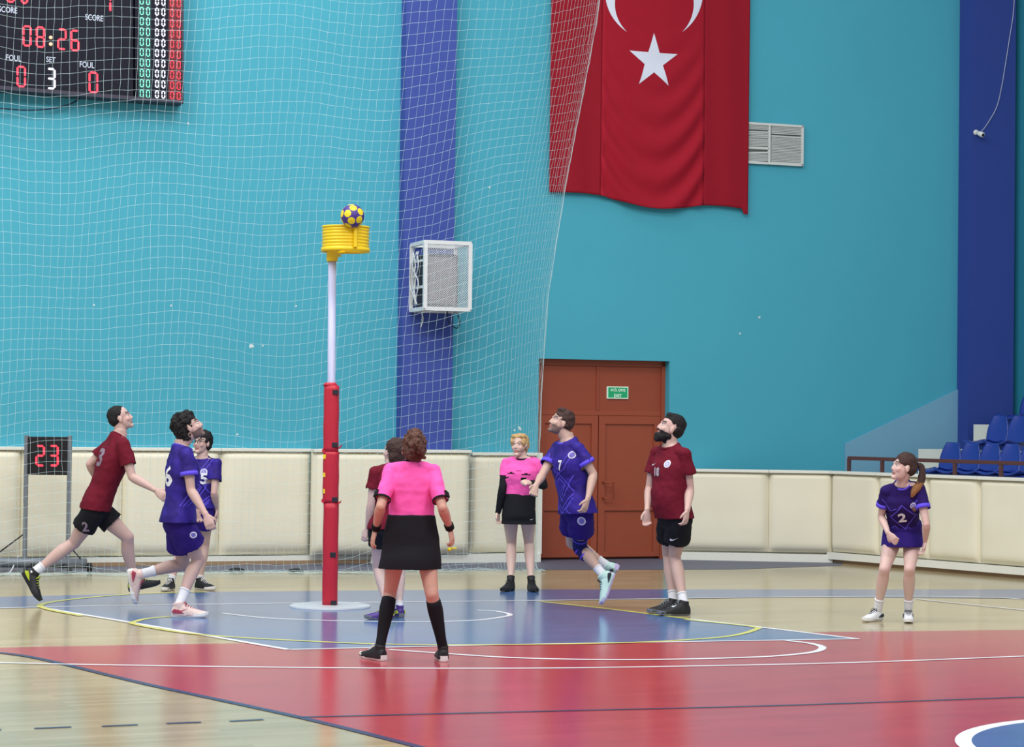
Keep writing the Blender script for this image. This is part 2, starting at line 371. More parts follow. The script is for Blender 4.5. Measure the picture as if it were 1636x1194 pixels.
lr = ['cream padded barrier panel between the bearded player and the middle seam', 'cream padded barrier panel ending at the corner with the dark gap']
for i in range(2): pad(pr[i], pr[i+1], .1, BH, .08, lr[i], 'cream barrier pads right of the door', seed=20+i)
ps = [b1+bd*.05] + [at_px(b1, b3, x) for x in (1411, 1490.6, 1572.7, 1665)]
lr = ['cream barrier panel just right of the corner, left of the ponytailed player', 'cream barrier panel behind the ponytailed player numbered 2', 'cream barrier panel just right of the ponytailed player', 'rightmost cream barrier panel, cut by the picture edge']
for i in range(4): pad(ps[i], ps[i+1], .12, BH, .07, lr[i], 'cream barrier pads below the stand', seed=30+i)
def strip(name, A, B, n0, n1, z0, z1, m):
    d = (B-A).normalized(); n = Vector((d.y, -d.x, 0)); bm = bmesh.new()
    q = [A+n*n0, B+n*n0, B+n*n1, A+n*n1]; box8(bm, [Vector((p.x, p.y, z0)) for p in q]+[Vector((p.x, p.y, z1)) for p in q]); return tag(obj(name, bm, m), kind='structure')
strip('wall_barrier', b0, b1-bd*.02, -.12, 0, 0, BH-.03, cap); strip('wall_barrier', b1, b3, -.12, 0, 0, BH-.03, cap)
strip('baseboard_barrier', b1, b3, .001, .04, 0, .045, bbr); strip('trim_6', b1, b3, .001, .1, .046, .13, cap); strip('trim_7', b0, b1, .001, .08, .0, .1, cap)

# ------------------------------------------------------------------ railing on the barrier
rust = mat('dark_brown_rail', (84, 52, 50), .5)
rl = thing('handrail', b1+Vector((0, 0, BH)), 'low dark brown handrail on the padded barrier before the blue seats', 'railing')
nb = Vector((bd.y, -bd.x, 0))
r0 = at_px(b1, b3, 1350)-nb*.05; r1 = b1+bd*5-nb*.05
RZ = BH+.16
bm = bmesh.new(); c = (r0+r1)/2; obox(bm, (c.x, c.y, RZ), (r1-r0)/2, nb*.02, (0, 0, .022)); bev(bm, .004, 1); obj('rail', bm, rust, rl)
for x in (1351, 1404, 1520, 1594):
    q = at_px(b1, b3, x)-nb*.05; bm = bmesh.new(); obox(bm, (q.x, q.y, (BH+RZ)/2), bd*.02, nb*.016, (0, 0, (RZ-BH)/2)); obj('rail_post', bm, rust, rl)

# ------------------------------------------------------------------ stand with seats
mo = -nb      # away from the court
conc = mat('cream_concrete', (205, 208, 200), .8, .2, .05, 3); seatb = mat('blue_seat_plastic', (38, 62, 150), .35, .5, .04, 5)
def step(o0, o1, t0, z): 
    A = b1+bd*t0; q = [A+mo*o0, A+bd*7+mo*o0, A+bd*7+mo*o1, A+mo*o1]; bm = bmesh.new()
    box8(bm, [Vector((p.x, p.y, .0)) for p in q]+[Vector((p.x, p.y, z)) for p in q]); return tag(obj('trim_stand', bm, conc), kind='structure')
def seat_at(pos, z, label, group, proto=[None]):
    t = thing('stadium_seat', pos+Vector((0, 0, z)), label, 'seat', group)
    if proto[0] is None:
        f = nb; s = bd
        bm = bmesh.new(); NU, NV = 12, 24
        for lay in (0, 1):
            g = []
            for j in range(NV+1):
                v = j/NV; row = []
                for i in range(NU+1):
                    a = 2*i/NU-1
                    if v < .45:
                        k = v/.45; y = .42-.42*k*.98; zz = .03-.035*math.sin(k*math.pi)+.05*a*a*(1-.3*k); w = .19+.02*k
                    else:
                        k = (v-.45)/.55; y = .008-.10*k+.03*a*a*k; zz = .03+.335*k; w = .17*(1-max(0, k-.3)**2*.9)
                    if j == 0: zz -= .03
                    q = pos+s*(a*w)+f*(y-lay*.012)+Vector((0, 0, z+zz-lay*.01)); row.append(bm.verts.new(q))
                g.append(row)
            for j in range(NV):
                for i in range(NU): bm.faces.new((g[j][i], g[j][i+1], g[j+1][i+1], g[j+1][i]))
            if lay == 0: g0 = g
        for j in range(NV):
            for i in (0, NU): bm.faces.new((g0[j][i], g0[j+1][i], g[j+1][i], g[j][i]))
        for i in range(NU):
            for j in (0, NV): bm.faces.new((g0[j][i], g0[j][i+1], g[j][i+1], g[j][i]))
        sh = obj('seat_shell', bm, seatb, t, True)
        bm = bmesh.new(); obox(bm, pos+f*.18+Vector((0, 0, z-.04)), s*.17, f*.13, (0, 0, .035)); bev(bm, .01); ft = obj('seat_base', bm, seatb, t)
        proto[0] = (sh, ft)
    else:
        for c_ in proto[0]:
            k = c_.copy(); C.objects.link(k); k.parent = t
    return t
def locate(px, off, z):   # point on the row line (offset off behind barrier) seen in column px
    A = b1+mo*off; lo, hi = -4., 7.
    for _ in range(40):
        m_ = (lo+hi)/2
        if project(A+bd*m_+Vector((0, 0, z)))[0] < px: lo = m_
        else: hi = m_
    return A+bd*lo
step(.12, .62, -.6, .78); step(.62, 1.4, -.12, 1.06); step(1.4, 2.2, .1, 1.40); step(2.2, 3.0, .3, 1.72)
lab1 = ['blue plastic stand seat, first of the lower row at its left end', 'blue plastic stand seat, second from the left in the lower row', 'blue plastic stand seat, third from the left in the lower row', 'blue plastic stand seat, fourth from the left in the lower row', 'blue plastic stand seat in the lower row, half cut by the picture edge']
for i, x in enumerate((1516, 1547, 1579, 1611, 1643)): seat_at(locate(x, 1.25, 1.3), 1.13, lab1[i], 'blue seats in the lower row of the stand')
lab2 = ['blue plastic stand seat, leftmost of the upper row beside the blue pillar', 'blue plastic stand seat in the upper row near the picture edge']
for i, x in enumerate((1592, 1624)): seat_at(locate(x, 2.05, 1.65), 1.475, lab2[i], 'blue seats in the upper row of the stand')
seat_at(locate(1645, 2.8, 2), 1.80, 'blue plastic stand seat at the right edge, highest one in view', 'blue seats in the upper row of the stand')

# ------------------------------------------------------------------ flag
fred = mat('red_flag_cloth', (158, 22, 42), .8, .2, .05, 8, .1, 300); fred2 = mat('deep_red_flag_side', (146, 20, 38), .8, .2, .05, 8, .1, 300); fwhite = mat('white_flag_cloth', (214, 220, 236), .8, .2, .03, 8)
FU0 = wuz(880, 200, .1)[0]; FU1 = wuz(1198, 200, .1)[0]; FZ0 = wuz(1040, 328, .1)[1]; FZ1 = 8.6
c0 = (wuz(962, 200, .1)[0]-FU0)/(FU1-FU0); c1 = (wuz(1127, 200, .1)[0]-FU0)/(FU1-FU0)
def flag_pt(a, z, lift=0.0):
    n = .07
    if c0 < a < c1:
        k = (a-c0)/(c1-c0); s = 4*k*(1-k)                      # swags hang in the middle cloth
        h = z-FZ0; ph = (h+ .62*s)*1.0
        amp = max(0, min(1, (2.3-h)/1.8))*(.55+.45*abs(2*k-1)**.7)
        n += amp*.032*math.sin(ph*15)*(1 if s > .02 else s/.02) + .03*s
    else: n += .005*math.sin(a*40+z*.6)
    return wp(FU0+(FU1-FU0)*a, n+lift, z)
def fbot(a):
    s = 0
    if c0 < a < c1: k = (a-c0)/(c1-c0); s = -.05*math.sin(math.pi*k)
    return FZ0 + .10 - .10*a*1.1 + s + .03*math.sin(a*9) + (-.06 if a > .97 else 0)
fl = thing('flag', wp((FU0+FU1)/2, .1, FZ0), 'huge red flag with white crescent and star hanging on the teal wall', 'flag')
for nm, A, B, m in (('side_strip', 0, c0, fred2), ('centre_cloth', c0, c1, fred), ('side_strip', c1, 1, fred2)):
    bm = bmesh.new(); NU, NV = 30, 150; g = []
    for j in range(NV+1):
        row = []
        for i in range(NU+1):
            a = A+(B-A)*i/NU; zb = fbot(a); z = zb+(FZ1-zb)*(j/NV); row.append(bm.verts.new(flag_pt(a, z)))
        g.append(row)
    for j in range(NV):
        for i in range(NU): bm.faces.new((g[j][i], g[j][i+1], g[j+1][i+1], g[j+1][i]))
    o = obj(nm, bm, m, fl, True); sd = o.modifiers.new('s', 'SOLIDIFY'); sd.thickness = .004
def flag_decal(name, poly, m):
    bm = bmesh.new(); vs_ = []
    for x, y in poly:
        vs_.append(bm.verts.new((x, y, 0)))
    f = bm.faces.new(vs_); bmesh.ops.triangulate(bm, faces=[f])
    for _ in range(5):
        es = [e for e in bm.edges if e.calc_length() > 7]
        if not es: break
        bmesh.ops.subdivide_edges(bm, edges=es, cuts=1); bmesh.ops.triangulate(bm, faces=bm.faces)
    for v in bm.verts:
        u, z = wuz(v.co.x, v.co.y, .1); a = (u-FU0)/(FU1-FU0); v.co = flag_pt(a, z, .006)
    return obj(name, bm, m, fl, True)
outer = [(1044.7, 52.8), (1082.8, 86.5), (1068, 137), (1021, 134), (1006, 80.6)]
cx = sum(p[0] for p in outer)/5; cy = sum(p[1] for p in outer)/5
star = []
for i in range(5):
    a = outer[i]; b = outer[(i+1) % 5]; star.append(a); star.append((cx+((a[0]+b[0])/2-cx)*.47, cy+((a[1]+b[1])/2-cy)*.47))
flag_decal('star', star, fwhite)
def circ(cx, cy, r, a0, a1, n): return [(cx+r*math.cos(a0+(a1-a0)*k/n), cy+r*math.sin(a0+(a1-a0)*k/n)) for k in range(n+1)]
# crescent with horns pointing down to the star
O = (1046, -13.6, 78.2); I = (1046, 5.9, 63)
ha = math.asin((51+13.6)/78.2); ia = math.asin((51-5.9)/63)
cres = circ(O[0], O[1], O[2], ha, -math.pi-ha, 60)+circ(I[0], I[1], I[2], -math.pi-ia, ia, 60)[1:-1]
flag_decal('crescent', cres, fwhite)

# ------------------------------------------------------------------ vent
vt = thing('vent_grille', wp(*[wuz(1240, 266)[0], .02, wuz(1240, 266)[1]]), 'white louvred ventilation grille on the teal wall right of the flag', 'vent')
vwhite = mat('white_grille_paint', (205, 210, 208), .5); vdark = mat('dark_duct', (120, 128, 124), .8)
u0, z1 = wuz(1168, 196); u1, z0 = wuz(1281, 266.5); z1 = wuz(1281, 201)[1]
bm = bmesh.new(); wbox(bm, u0, u1, .002, .01, z0, z1); obj('backing', bm, vdark, vt)
bm = bmesh.new()
for q in ((u0, u1, z0, z0+.03), (u0, u1, z1-.03, z1), (u0, u0+.03, z0, z1), (u1-.03, u1, z0, z1)): wbox(bm, q[0], q[1], .004, .05, q[2], q[3])
umid = wuz(1227, 230)[0]; wbox(bm, umid-.015, umid+.015, .004, .045, z0, z1); wbox(bm, u0, umid, .004, .045, z0+.19, z0+.21)
obj('frame', bm, vwhite, vt)
nsl = 24; bm = bmesh.new()
for k in range(nsl):
    z = z0+.04+(z1-z0-.08)*k/(nsl-1)
    if k not in (18,): obox(bm, wp((umid+u1)/2, .03, z), WU*((u1-umid)/2-.03), WN*.012+Vector((0, 0, -.010)), Vector((0, 0, .002))+WN*.001)
    if k not in (6, 7, 20): obox(bm, wp((umid+u0)/2, .03, z), WU*((umid-u0)/2-.02)+Vector((0, 0, .004 if k % 5 else .014)), WN*.012+Vector((0, 0, -.010)), Vector((0, 0, .002))+WN*.001)
obj('louvre_slats', bm, vwhite, vt)

# ------------------------------------------------------------------ security camera with cable
uc, zc = wuz(1558, 212, .28); scm = thing('security_camera', wp(uc, .28, zc), 'small white security camera on the right blue pillar', 'camera')
wm = mat('white_plastic', (225, 225, 222), .4)
bm = bmesh.new(); ball(bm, wp(uc, .30, zc), .036); obj('mount', bm, wm, scm, True)
hd = wp(uc+.03, .42, zc-.045)
bm = bmesh.new(); loft(bm, [wp(uc, .31, zc), hd.lerp(wp(uc, .31, zc), .3), hd], [.024, .034, .034], (1, 0, 0), 16, 1); obj('housing', bm, wm, scm, True)
dd = (hd-wp(uc, .31, zc)).normalized(); bm = bmesh.new(); loft(bm, [hd, hd+dd*.004], [.02, .02], (1, 0, 0), 16, 1); obj('lens', bm, mat('black_glass', (20, 20, 24), .2), scm)
cabp = [onplane(x, y, .29) for x, y in ((1566, 212), (1576, 200), (1592, 172), (1600, 140), (1606, 105), (1613, 60), (1619, 20), (1621, -20))]
tag(tubes('cable', [catmull(cabp, 5)], .006, mat('pale_cable', (170, 178, 205), .6)), 'thin pale cable running up the right blue pillar from the security camera', 'cable')

# ------------------------------------------------------------------ fan cage on the pillar
cg = thing('speaker_cage', wp(*[wuz(700, 495, .5)[0], .2, wuz(700, 495, .5)[1]]), 'white steel mesh cage holding a black loudspeaker on the blue pillar', 'cage')
dp0, dp1 = .21, .78
u0, z1 = wuz(680, 388, dp1); u1, z0 = wuz(750, 494, dp1); z0 = wuz(715, 494, dp1)[1]; z1 = wuz(715, 388, dp1)[1]
steel = mat('white_steel', (222, 224, 226), .45)
bm = bmesh.new(); t_ = .022
for a in (u0, u1):
    for n_ in (dp0, dp1): wbox(bm, a-t_, a+t_, n_-t_, n_+t_, z0, z1)
for z in (z0, z1):
    for a in (u0, u1): wbox(bm, a-t_+.002, a+t_-.002, dp0, dp1, z-t_, z+t_)
    for n_ in (dp0, dp1): wbox(bm, u0, u1, n_-t_+.003, n_+t_-.003, z-t_, z+t_)
for z in (z0+(z1-z0)*.33, z0+(z1-z0)*.73): wbox(bm, u0-.012, u0+.012, dp0, dp1, z-.012, z+.012)
obj('cage_frame', bm, steel, cg)
bm = bmesh.new(); nx, nz = 20, 52
for k in range(nz+1):     # expanded metal mesh
    z = z0+.03+(z1-z0-.06)*k/nz
    pts = []
    for i in range(nx*2+1):
        a = u0+(u1-u0)*i/(nx*2); pts.append(wp(a, dp1+.004, z+((.0065 if (i+k) % 2 else -.0065))))
    loft(bm, pts, [.0036]*len(pts), (0, 0, 1), 4, 1)
obj('mesh_front', bm, steel, cg)
bm = bmesh.new(); wbox(bm, u0+.02, u1-.02, dp0, dp1-.02, z0+.0, z0+.02); obj('cage_floor', bm, mat('grey_steel', (150, 158, 168), .5), cg)
rng = random.Random(3)
sp = thing('loudspeaker', wp((u0+u1)/2, .4, z0), 'black loudspeaker inside the white mesh cage', 'loudspeaker')
bm = bmesh.new(); wbox(bm, u0+.05, u1-.09, .3, .62, z0+.022, z1-.12); bev(bm, .02); obj('cabinet', bm, mat('black_speaker', (40, 42, 52), .6), sp)
bm = bmesh.new(); wbox(bm, u0+.08, u1-.12, .621, .635, z0+.06, z1-.16); bev(bm, .006); obj('grille', bm, mat('grey_grille', (150, 140, 150), .7), sp)
cab = [[wp(u0-.03, dp0+rng.uniform(.1, .45), z1-.1), wp(u0-.035, dp0+rng.uniform(.1, .45), z0+.5), wp(u0-.03, dp0+rng.uniform(.05, .4), z0+.3), wp(u0-.03, dp0+rng.uniform(.1, .4), z0+.06)] for _ in range(5)]
tag(tubes('cable', [catmull(c, 6) for c in cab], .007, steel), 'loose white cables hanging down the left side of the speaker cage', 'cable')
cc = [wp(u1-.12, .3, z0+.0), wp(u1-.1, .3, z0-.12), wp(u1+.0, .3, z0-.2), wp(u1+.04, .3, z0-.12), wp(u1-.0, .3, z0-.01)]
tag(tubes('cable', [catmull(cc, 6)], .007, mat('dark_cable', (25, 45, 70), .6)), 'dark cable loop hanging under the right end of the speaker cage', 'cable')
cc = [wp(u0+.1, .3, z0), wp(u0+.12, .32, z0-.1), wp(u0+.1, .3, z0-.2)]
tag(tubes('cable', [catmull(cc, 6)], .008, steel), 'short white cable end hanging under the left end of the speaker cage', 'cable')

# ------------------------------------------------------------------ scoreboard
sbk = mat('scoreboard_black', (24, 25, 38), .5, .12, .1, 5); led_r = mat('red_led', (255, 60, 80), .5, emit=1.0); led_w = mat('white_led', (235, 235, 255), .5, emit=.95); led_g = mat('green_led', (120, 225, 195), .5, emit=.75); led_o = mat('orange_led', (255, 190, 150), .5, emit=1.1)
sb_t = mat('scoreboard_lettering', (190, 200, 220), .6, emit=.12)
SN = .25
def sq(x, y, n): return onplane(x, y, n)
sbd = thing('scoreboard', onplane(150, 150, .1), 'large black electronic scoreboard on the teal wall, clock at 08:26', 'scoreboard')
def panel(name, pix, n0, n1, m, parent):
    bm = bmesh.new(); front = [onplane(x, y, n1) for x, y in pix]; back = [p-WN*(n1-n0) for p in front]
    a = [bm.verts.new(p) for p in front]; b = [bm.verts.new(p) for p in back]; k = len(a)
    bm.faces.new(a); bm.faces.new(b)
    for i in range(k): bm.faces.new((a[i], a[(i+1) % k], b[(i+1) % k], b[i]))
    return obj(name, bm, m, parent)
panel('main_panel', [(-160, -230), (213, -230), (213, 156.5), (-160, 127)], .01, SN, sbk, sbd)
side = panel('side_panel', [(216, -230), (290, -230), (290, 163), (216, 158.5)], .01, SN+.02, sbk, sbd)
panel('frame_edge', [(290, -230), (294, -230), (293.5, 165), (290, 163)], .01, SN+.03, mat('board_edge', (52, 48, 66), .5), sbd)
panel('frame_edge', [(-160, 124), (216, 154), (290, 160), (293.5, 165), (216, 160), (-160, 130)], .01, SN+.03, mat('board_edge', (52, 48, 66), .5), sbd)
panel('green_strip', [(222, -200), (242, -200), (241, 157), (221, 156)], SN+.02, SN+.022, mat('dark_green_glass', (10, 60, 60), .5), sbd)
panel('red_strip', [(270, -200), (290, -200), (289, 161), (269, 160)], SN+.02, SN+.022, mat('dark_red_glass', (95, 8, 28), .5), sbd)
SEG = {'0': 'abcdef', '1': 'bc', '2': 'abged', '3': 'abgcd', '6': 'acdefg', '8': 'abcdefg', '5': 'afgcd'}
def seg_pts(x0, x1, y0, y1, th, ch, sl=.0):
    """segments as pixel-plane hexagons; y grows downwards"""
    ym = (y0+y1)/2; g = th*.18; out = []
    def H(xa, xb, y): return [(xa+g, y), (xa+th/2+g, y-th/2), (xb-th/2-g, y-th/2), (xb-g, y), (xb-th/2-g, y+th/2), (xa+th/2+g, y+th/2)]
    def V(x, ya, yb): return [(x, ya+g), (x+th/2, ya+th/2+g), (x+th/2, yb-th/2-g), (x, yb-g), (x-th/2, yb-th/2-g), (x-th/2, ya+th/2+g)]
    S = {'a': H(x0, x1, y0), 'g': H(x0, x1, ym), 'd': H(x0, x1, y1), 'f': V(x0, y0, ym), 'e': V(x0, ym, y1), 'b': V(x1, y0, ym), 'c': V(x1, ym, y1)}
    return [[(x, y+sl*(x-x0)) for x, y in S[c]] for c in SEG[ch]]
def digit(ch, x0, x1, y0, y1, th, m, n, parent, plane=None, sl=.08, name='digit'):
    bm = bmesh.new(); th0 = th
    for poly in seg_pts(x0+th/2, x1-th/2, y0+th/2, y1-th/2, th, ch, sl):
        a = [bm.verts.new((plane or (lambda x, y: onplane(x, y, n)))(x, y)) for x, y in poly]; bm.faces.new(a)
    return obj(name, bm, m, parent)
for ch, x0, x1, y0, y1 in (('0', 36, 50.5, 40, 74), ('8', 57, 72, 41.7, 76), ('2', 91.5, 106.6, 45, 79.5), ('6', 112.5, 127, 47, 81.5), ('0', 26.4, 41.5, 104.6, 139), ('0', 141.4, 157, 114, 148.5)):
    digit(ch, x0, x1, y0, y1, 3.2, led_r, SN+.004, sbd)
digit('3', 74, 89, 108, 142.5, 3.4, led_w, SN+.004, sbd)
for x0, x1, y1, ch in ((10, 24, 4, '0'), (33, 45, 6, '0'), (163, 178, 19.6, '1')): digit(ch, x0, x1, y1-36, y1, 3.4, led_r, SN+.004, sbd)
for y in (60, 70.5):
    bm = bmesh.new(); bmesh.ops.create_uvsphere(bm, u_segments=12, v_segments=8, radius=.02, matrix=Matrix.Translation(onplane(81, y, SN+.005))); obj('colon_dot', bm, led_o, sbd)
def board_text(s, cx, cy, h, w):
    p = onplane(cx, cy, SN+.004); u = (p-WP).dot(WU); k = 1/142.
    wall_text(s, u, p.z, h*k, w*k, SN+.004, sb_t, sbd, .01, 'lettering', .03)
board_text('SCORE', 12.5, 15.5, 9.5, 29); board_text('SCORE', 150.5, 28.3, 9.5, 28); board_text('FOUL', 22, 92.7, 9.5, 23.5); board_text('SET', 81.3, 95.3, 8.8, 14.5); board_text('FOUL', 139, 103.5, 9.5, 23)
for k in range(11):
    y = 149.2-k*16.5
    for (xx, m_, dy) in ((226.5, led_g, 0), (236.5, led_g, .6), (250.8, led_w, 1.3), (261, led_w, 2), (275, mat('red_led_dim', (235, 60, 75), .5, emit=.7), 3.2), (285.6, mat('red_led_dim', (235, 60, 75), .5, emit=.7), 4.2)):
        digit('0', xx-3.2, xx+3.2, y+dy-6.4, y+dy+6.4, 1.5 if m_ is not led_w else 1.9, m_, SN+.026, side)
cb = [onplane(x, y, .1) for x, y in ((-60, 168), (0, 173), (40, 176), (80, 174), (110, 167), (126, 158), (130, 150))]
tag(tubes('cable', [catmull(cb, 5)], .009, mat('dark_cable', (25, 45, 70), .6)), 'black cable drooping below the scoreboard on the teal wall', 'cable')

# ------------------------------------------------------------------ shot clock on its stand
TD = 23.8
def tp(x, y, dn=0.0): return P(x, y, TD+dn)
galv = mat('galvanised_steel', (120, 126, 134), .45, .5, .1, 20, metal=.3)
base = G(76, 912)
tm = thing('shot_clock', Vector((base.x, base.y, 0)), 'red digital shot clock showing 23 on a wheeled grey metal stand', 'timer')
XA = tp(41, 800).x; XB = tp(110, 800).x; zt_ = tp(76, 696).z; zd0 = tp(76, 759).z; zd1 = tp(76, 698).z
for x in (XA, XB):
    bm = bmesh.new(); obox(bm, (x, TD, zt_/2+.03), (.022, 0, 0), (0, .02, 0), (0, 0, zt_/2-.03)); bev(bm, .003, 1); obj('post', bm, galv, tm)
bm = bmesh.new(); obox(bm, ((XA+XB)/2, TD, (zd0+zd1)/2), ((XB-XA)/2-.02, 0, 0), (0, .04, 0), (0, 0, (zd1-zd0)/2)); bev(bm, .006); dsp = obj('display', bm, mat('timer_black', (22, 16, 22), .4), tm)
pl = lambda x, y: P(x, y, TD-.043)
digit('2', 56.5, 72, 711, 745.5, 3.4, led_r, 0, dsp, pl, .02); digit('3', 78, 94, 711, 745.5, 3.4, led_r, 0, dsp, pl, .02)
bm = bmesh.new()
loft(bm, [(XA-1.2, TD, .1), (XB+.2, TD, .1)], [.055, .055], (0, 0, 1), 20, 1); obj('ballast_tube', bm, galv, tm, True)
for x in (XA-.35, XA+.1, XB-.02, XB+.24):
    bm = bmesh.new(); loft(bm, [(x-.02, TD-.02, .055), (x+.02, TD-.02, .055)], [.055, .055], (0, 0, 1), 20, 1); obj('wheel', bm, mat('black_rubber', (30, 30, 34), .6), tm, True)
for x in (XA, XB):
    bm = bmesh.new(); obox(bm, (x, TD, .03), (.02, 0, 0), (0, .16, 0), (0, 0, .02)); obj('foot', bm, galv, tm)
tubes('brace', [[(XA, TD, .42), (XA-.4, TD+.05, .12)], [(XB, TD, .3), (XB+.17, TD-.02, .12)]], .008, mat('black_rubber', (30, 30, 34), .6), tm)
cb = [G(-60, 935), G(0, 921), G(15, 917)]; cb = [Vector((p.x, p.y-.0, .01)) for p in cb]+[tp(24, 900), tp(30, 888)]
tag(tubes('cable', [catmull(cb, 6)], .008, steel), 'white cable curling on the floor at the left picture edge', 'cable')

# ------------------------------------------------------------------ net
NK = .3; NP = Vector((.3, 25.05, 0)); NA = math.atan(NK); NN = Vector((math.sin(NA), -math.cos(NA), 0))
def xe(y):
    T = [(-160, 1000), (0, 963), (120, 944), (330, 908), (560, 876), (700, 866), (900, 858), (1000, 856)]
    for (a, xa), (b, xb) in zip(T, T[1:]):
        if y <= b: return xa+(xb-xa)*(y-a)/(b-a)
    return 856
def net_pt(c, r_, NC):
    yb = -120+r_*17.0
    k = c/NC; e = xe(yb)
    g = k*1.0
    g = (k/.80)*.925 if k < .80 else .925+.075*(1-(1-(k-.80)/.20)**1.6)
    x = -70+(e+70)*g
    x += 3*math.sin(yb*.012+c*.3)*(1-k)
    y = yb + 7*math.sin(x*.011+yb*.004) + 5*math.sin(x*.023-yb*.006+1)
    low = max(0, min(1, (yb-60)/500))
    if x > 420: y -= (28+50*low)*((x-420)/450)**1.7
    y += .035*(x-400)*(1-low)
    x += 1.6*noise.noise(Vector((c*.9, r_*.7, 2))); y += 2.2*noise.noise(Vector((c*.5, r_*.8, 7)))
    n = .10*math.sin(x*.02+yb*.003)+.05*math.sin(x*.05-yb*.008) + .12*(k > .8)*math.sin(c*1.9+yb*.004)
    p = onplane(x, y, n, NP, NN)
    if p.z < .03:
        ex = .03-p.z; p = onplane(x, y, n, NP, NN); p.z = .006+.02*abs(math.sin(c*1.3+r_)); p += NN*(min(.35, ex*.6)+.05*math.sin(c*.7))
    return p
NC, NR = 90, 70
grid = [[net_pt(c, r_, NC) for r_ in range(NR)] for c in range(NC+1)]
bm = bmesh.new()
def thin(bm, pts, r):
    pr_ = None
    for i, p in enumerate(pts):
        t = (pts[min(i+1, len(pts)-1)]-pts[max(i-1, 0)]).normalized(); s = t.cross(Vector((0.1, 1, .1))); s.normalize(); b = t.cross(s)
        ring = [bm.verts.new(p+s*r*math.cos(a)+b*r*math.sin(a)) for a in (0, 2.094, 4.189)]
        if pr_:
            for k in range(3): bm.faces.new((pr_[k], pr_[(k+1) % 3], ring[(k+1) % 3], ring[k]))
        pr_ = ring
for c in range(NC+1): thin(bm, grid[c], (.00125 if c < NC-1 else .0028))
for r_ in range(NR): thin(bm, [grid[c][r_] for c in range(NC+1)], .00125)
net = obj('safety_net', bm, mat('white_twine', (190, 212, 215), .7, .2))
tag(net, 'huge white mesh safety net hanging left of the brown door', 'net')
for k, (x, y) in enumerate(((378, 913), (473, 914))):
    p0 = G(x, y); bm = bmesh.new(); ell(bm, (p0.x, p0.y, .01), (.09, 0, 0), (0, .05, 0), (0, 0, .03)); 
    tag(obj('floor_weight', bm, mat('black_rubber', (30, 30, 34), .6), None, True), ['small black weight holding the net down, left of the red post', 'small black weight holding the net down, nearest the red post'][k], 'weight')

# ------------------------------------------------------------------ korfball post
pb = G(527.5, 970); KD = pb.y
kp = thing('korfball_post', Vector((pb.x, pb.y, 0)), 'tall korfball post with red padding and yellow plastic basket', 'goal post')
def kz(y): return P(530, y, KD).z
def kx(x, y): return P(x, y, KD).x
bm = bmesh.new(); loft(bm, [(pb.x, pb.y, .003), (pb.x, pb.y, .016), (pb.x, pb.y, .02)], [.37, .365, .35], (1, 0, 0), 64, 1); obj('base_plate', bm, mat('pale_steel_plate', (196, 202, 210), .4), kp)
xt = kx(530.5, 420)
bm = bmesh.new(); loft(bm, [(pb.x, pb.y, .02), (xt, pb.y, kz(410))], [.036, .036], (1, 0, 0), 24, 1); obj('pole', bm, mat('lavender_grey_pole', (178, 182, 212), .35, .5, .05, 6), kp, True)
redpad = mat('red_pad_vinyl', (188, 34, 56), .5, .4, .05, 6, .1, 10)
def seg_pad(y0, y1, w, bul, sd):
    z1, z0 = kz(y0), kz(y1); x = pb.x+(xt-pb.x)*((z0+z1)/2/3.2)
    bm = bmesh.new(); pts = []; rad = []
    for k in range(9):
        t = k/8; pts.append((x+.0015*math.sin(k*1.7+sd), pb.y, z0+(z1-z0)*t)); rad.append((w+bul*math.sin(math.pi*t), w+bul*math.sin(math.pi*t)))
    loft(bm, pts, rad, (1, 0, 0), 24, 2, power=.7); return obj('post_padding', bm, redpad, kp, True)
seg_pad(616, 722, .069, .001, 0); seg_pad(722, 803, .071, .002, 1); seg_pad(803, 969, .069, .001, 2)
bm = bmesh.new(); loft(bm, [(xt, pb.y, kz(616)-.005), (xt, pb.y, kz(616)+.025)], [.07, .05], (1, 0, 0), 24, 1, power=.8); obj('padding_collar', bm, redpad, kp, True)
blk = mat('black_strap', (34, 34, 44), .6)
for x, y in ((539, 627), (538, 711), (538, 798), (535, 886), (536, 963)):
    c = Vector((kx(x, y)-.012, pb.y-.058, kz(y))); bm = bmesh.new(); obox(bm, c, (.026, 0, 0), (0, .016, 0), (0, 0, .022)); bev(bm, .004); obj('strap', bm, blk, kp)
for y in (730, 759, 785):
    c = Vector((kx(520, y), pb.y-.056, kz(y))); bm = bmesh.new(); obox(bm, c, (.016, 0, 0), (0, .008, 0), (0, 0, .02)); bev(bm, .003); obj('yellow_tape', bm, mat('yellow_tape', (235, 210, 40), .5), kp)
for s, y in ((-1, 721), (1, 714), (1, 803), (-1, 801)):
    c = Vector((pb.x+s*.075, pb.y-.03, kz(y))); bm = bmesh.new(); obox(bm, c, (.012*s, 0, .01), (0, .03, 0), (.004, 0, .012)); obj('padding_flap', bm, redpad, kp)
yel = mat('yellow_basket_plastic', (240, 205, 20), .4, .5, .04, 5)
bx = kx(552.5, 380); zt1 = kz(362); zb1 = kz(403); Rk = .212
prof = [(Rk+.004, zt1), (Rk+.008, zt1-.01), (Rk+.0, zt1-.018)]
nr = 6
for k in range(nr):
    a = zt1-.02-(zt1-zb1-.06)*k/nr; h = (zt1-zb1-.06)/nr; prof += [(Rk-.006, a), (Rk+.003, a-h*.3), (Rk+.004, a-h*.6), (Rk-.006, a-h*.95)]
prof += [(Rk+.008, zb1+.036), (Rk+.01, zb1+.0), (Rk-.004, zb1-.0), (Rk-.01, zb1+.03), (Rk-.012, zt1-.02), (Rk-.004, zt1)]
bm = bmesh.new(); rings = []
BY = pb.y-.02
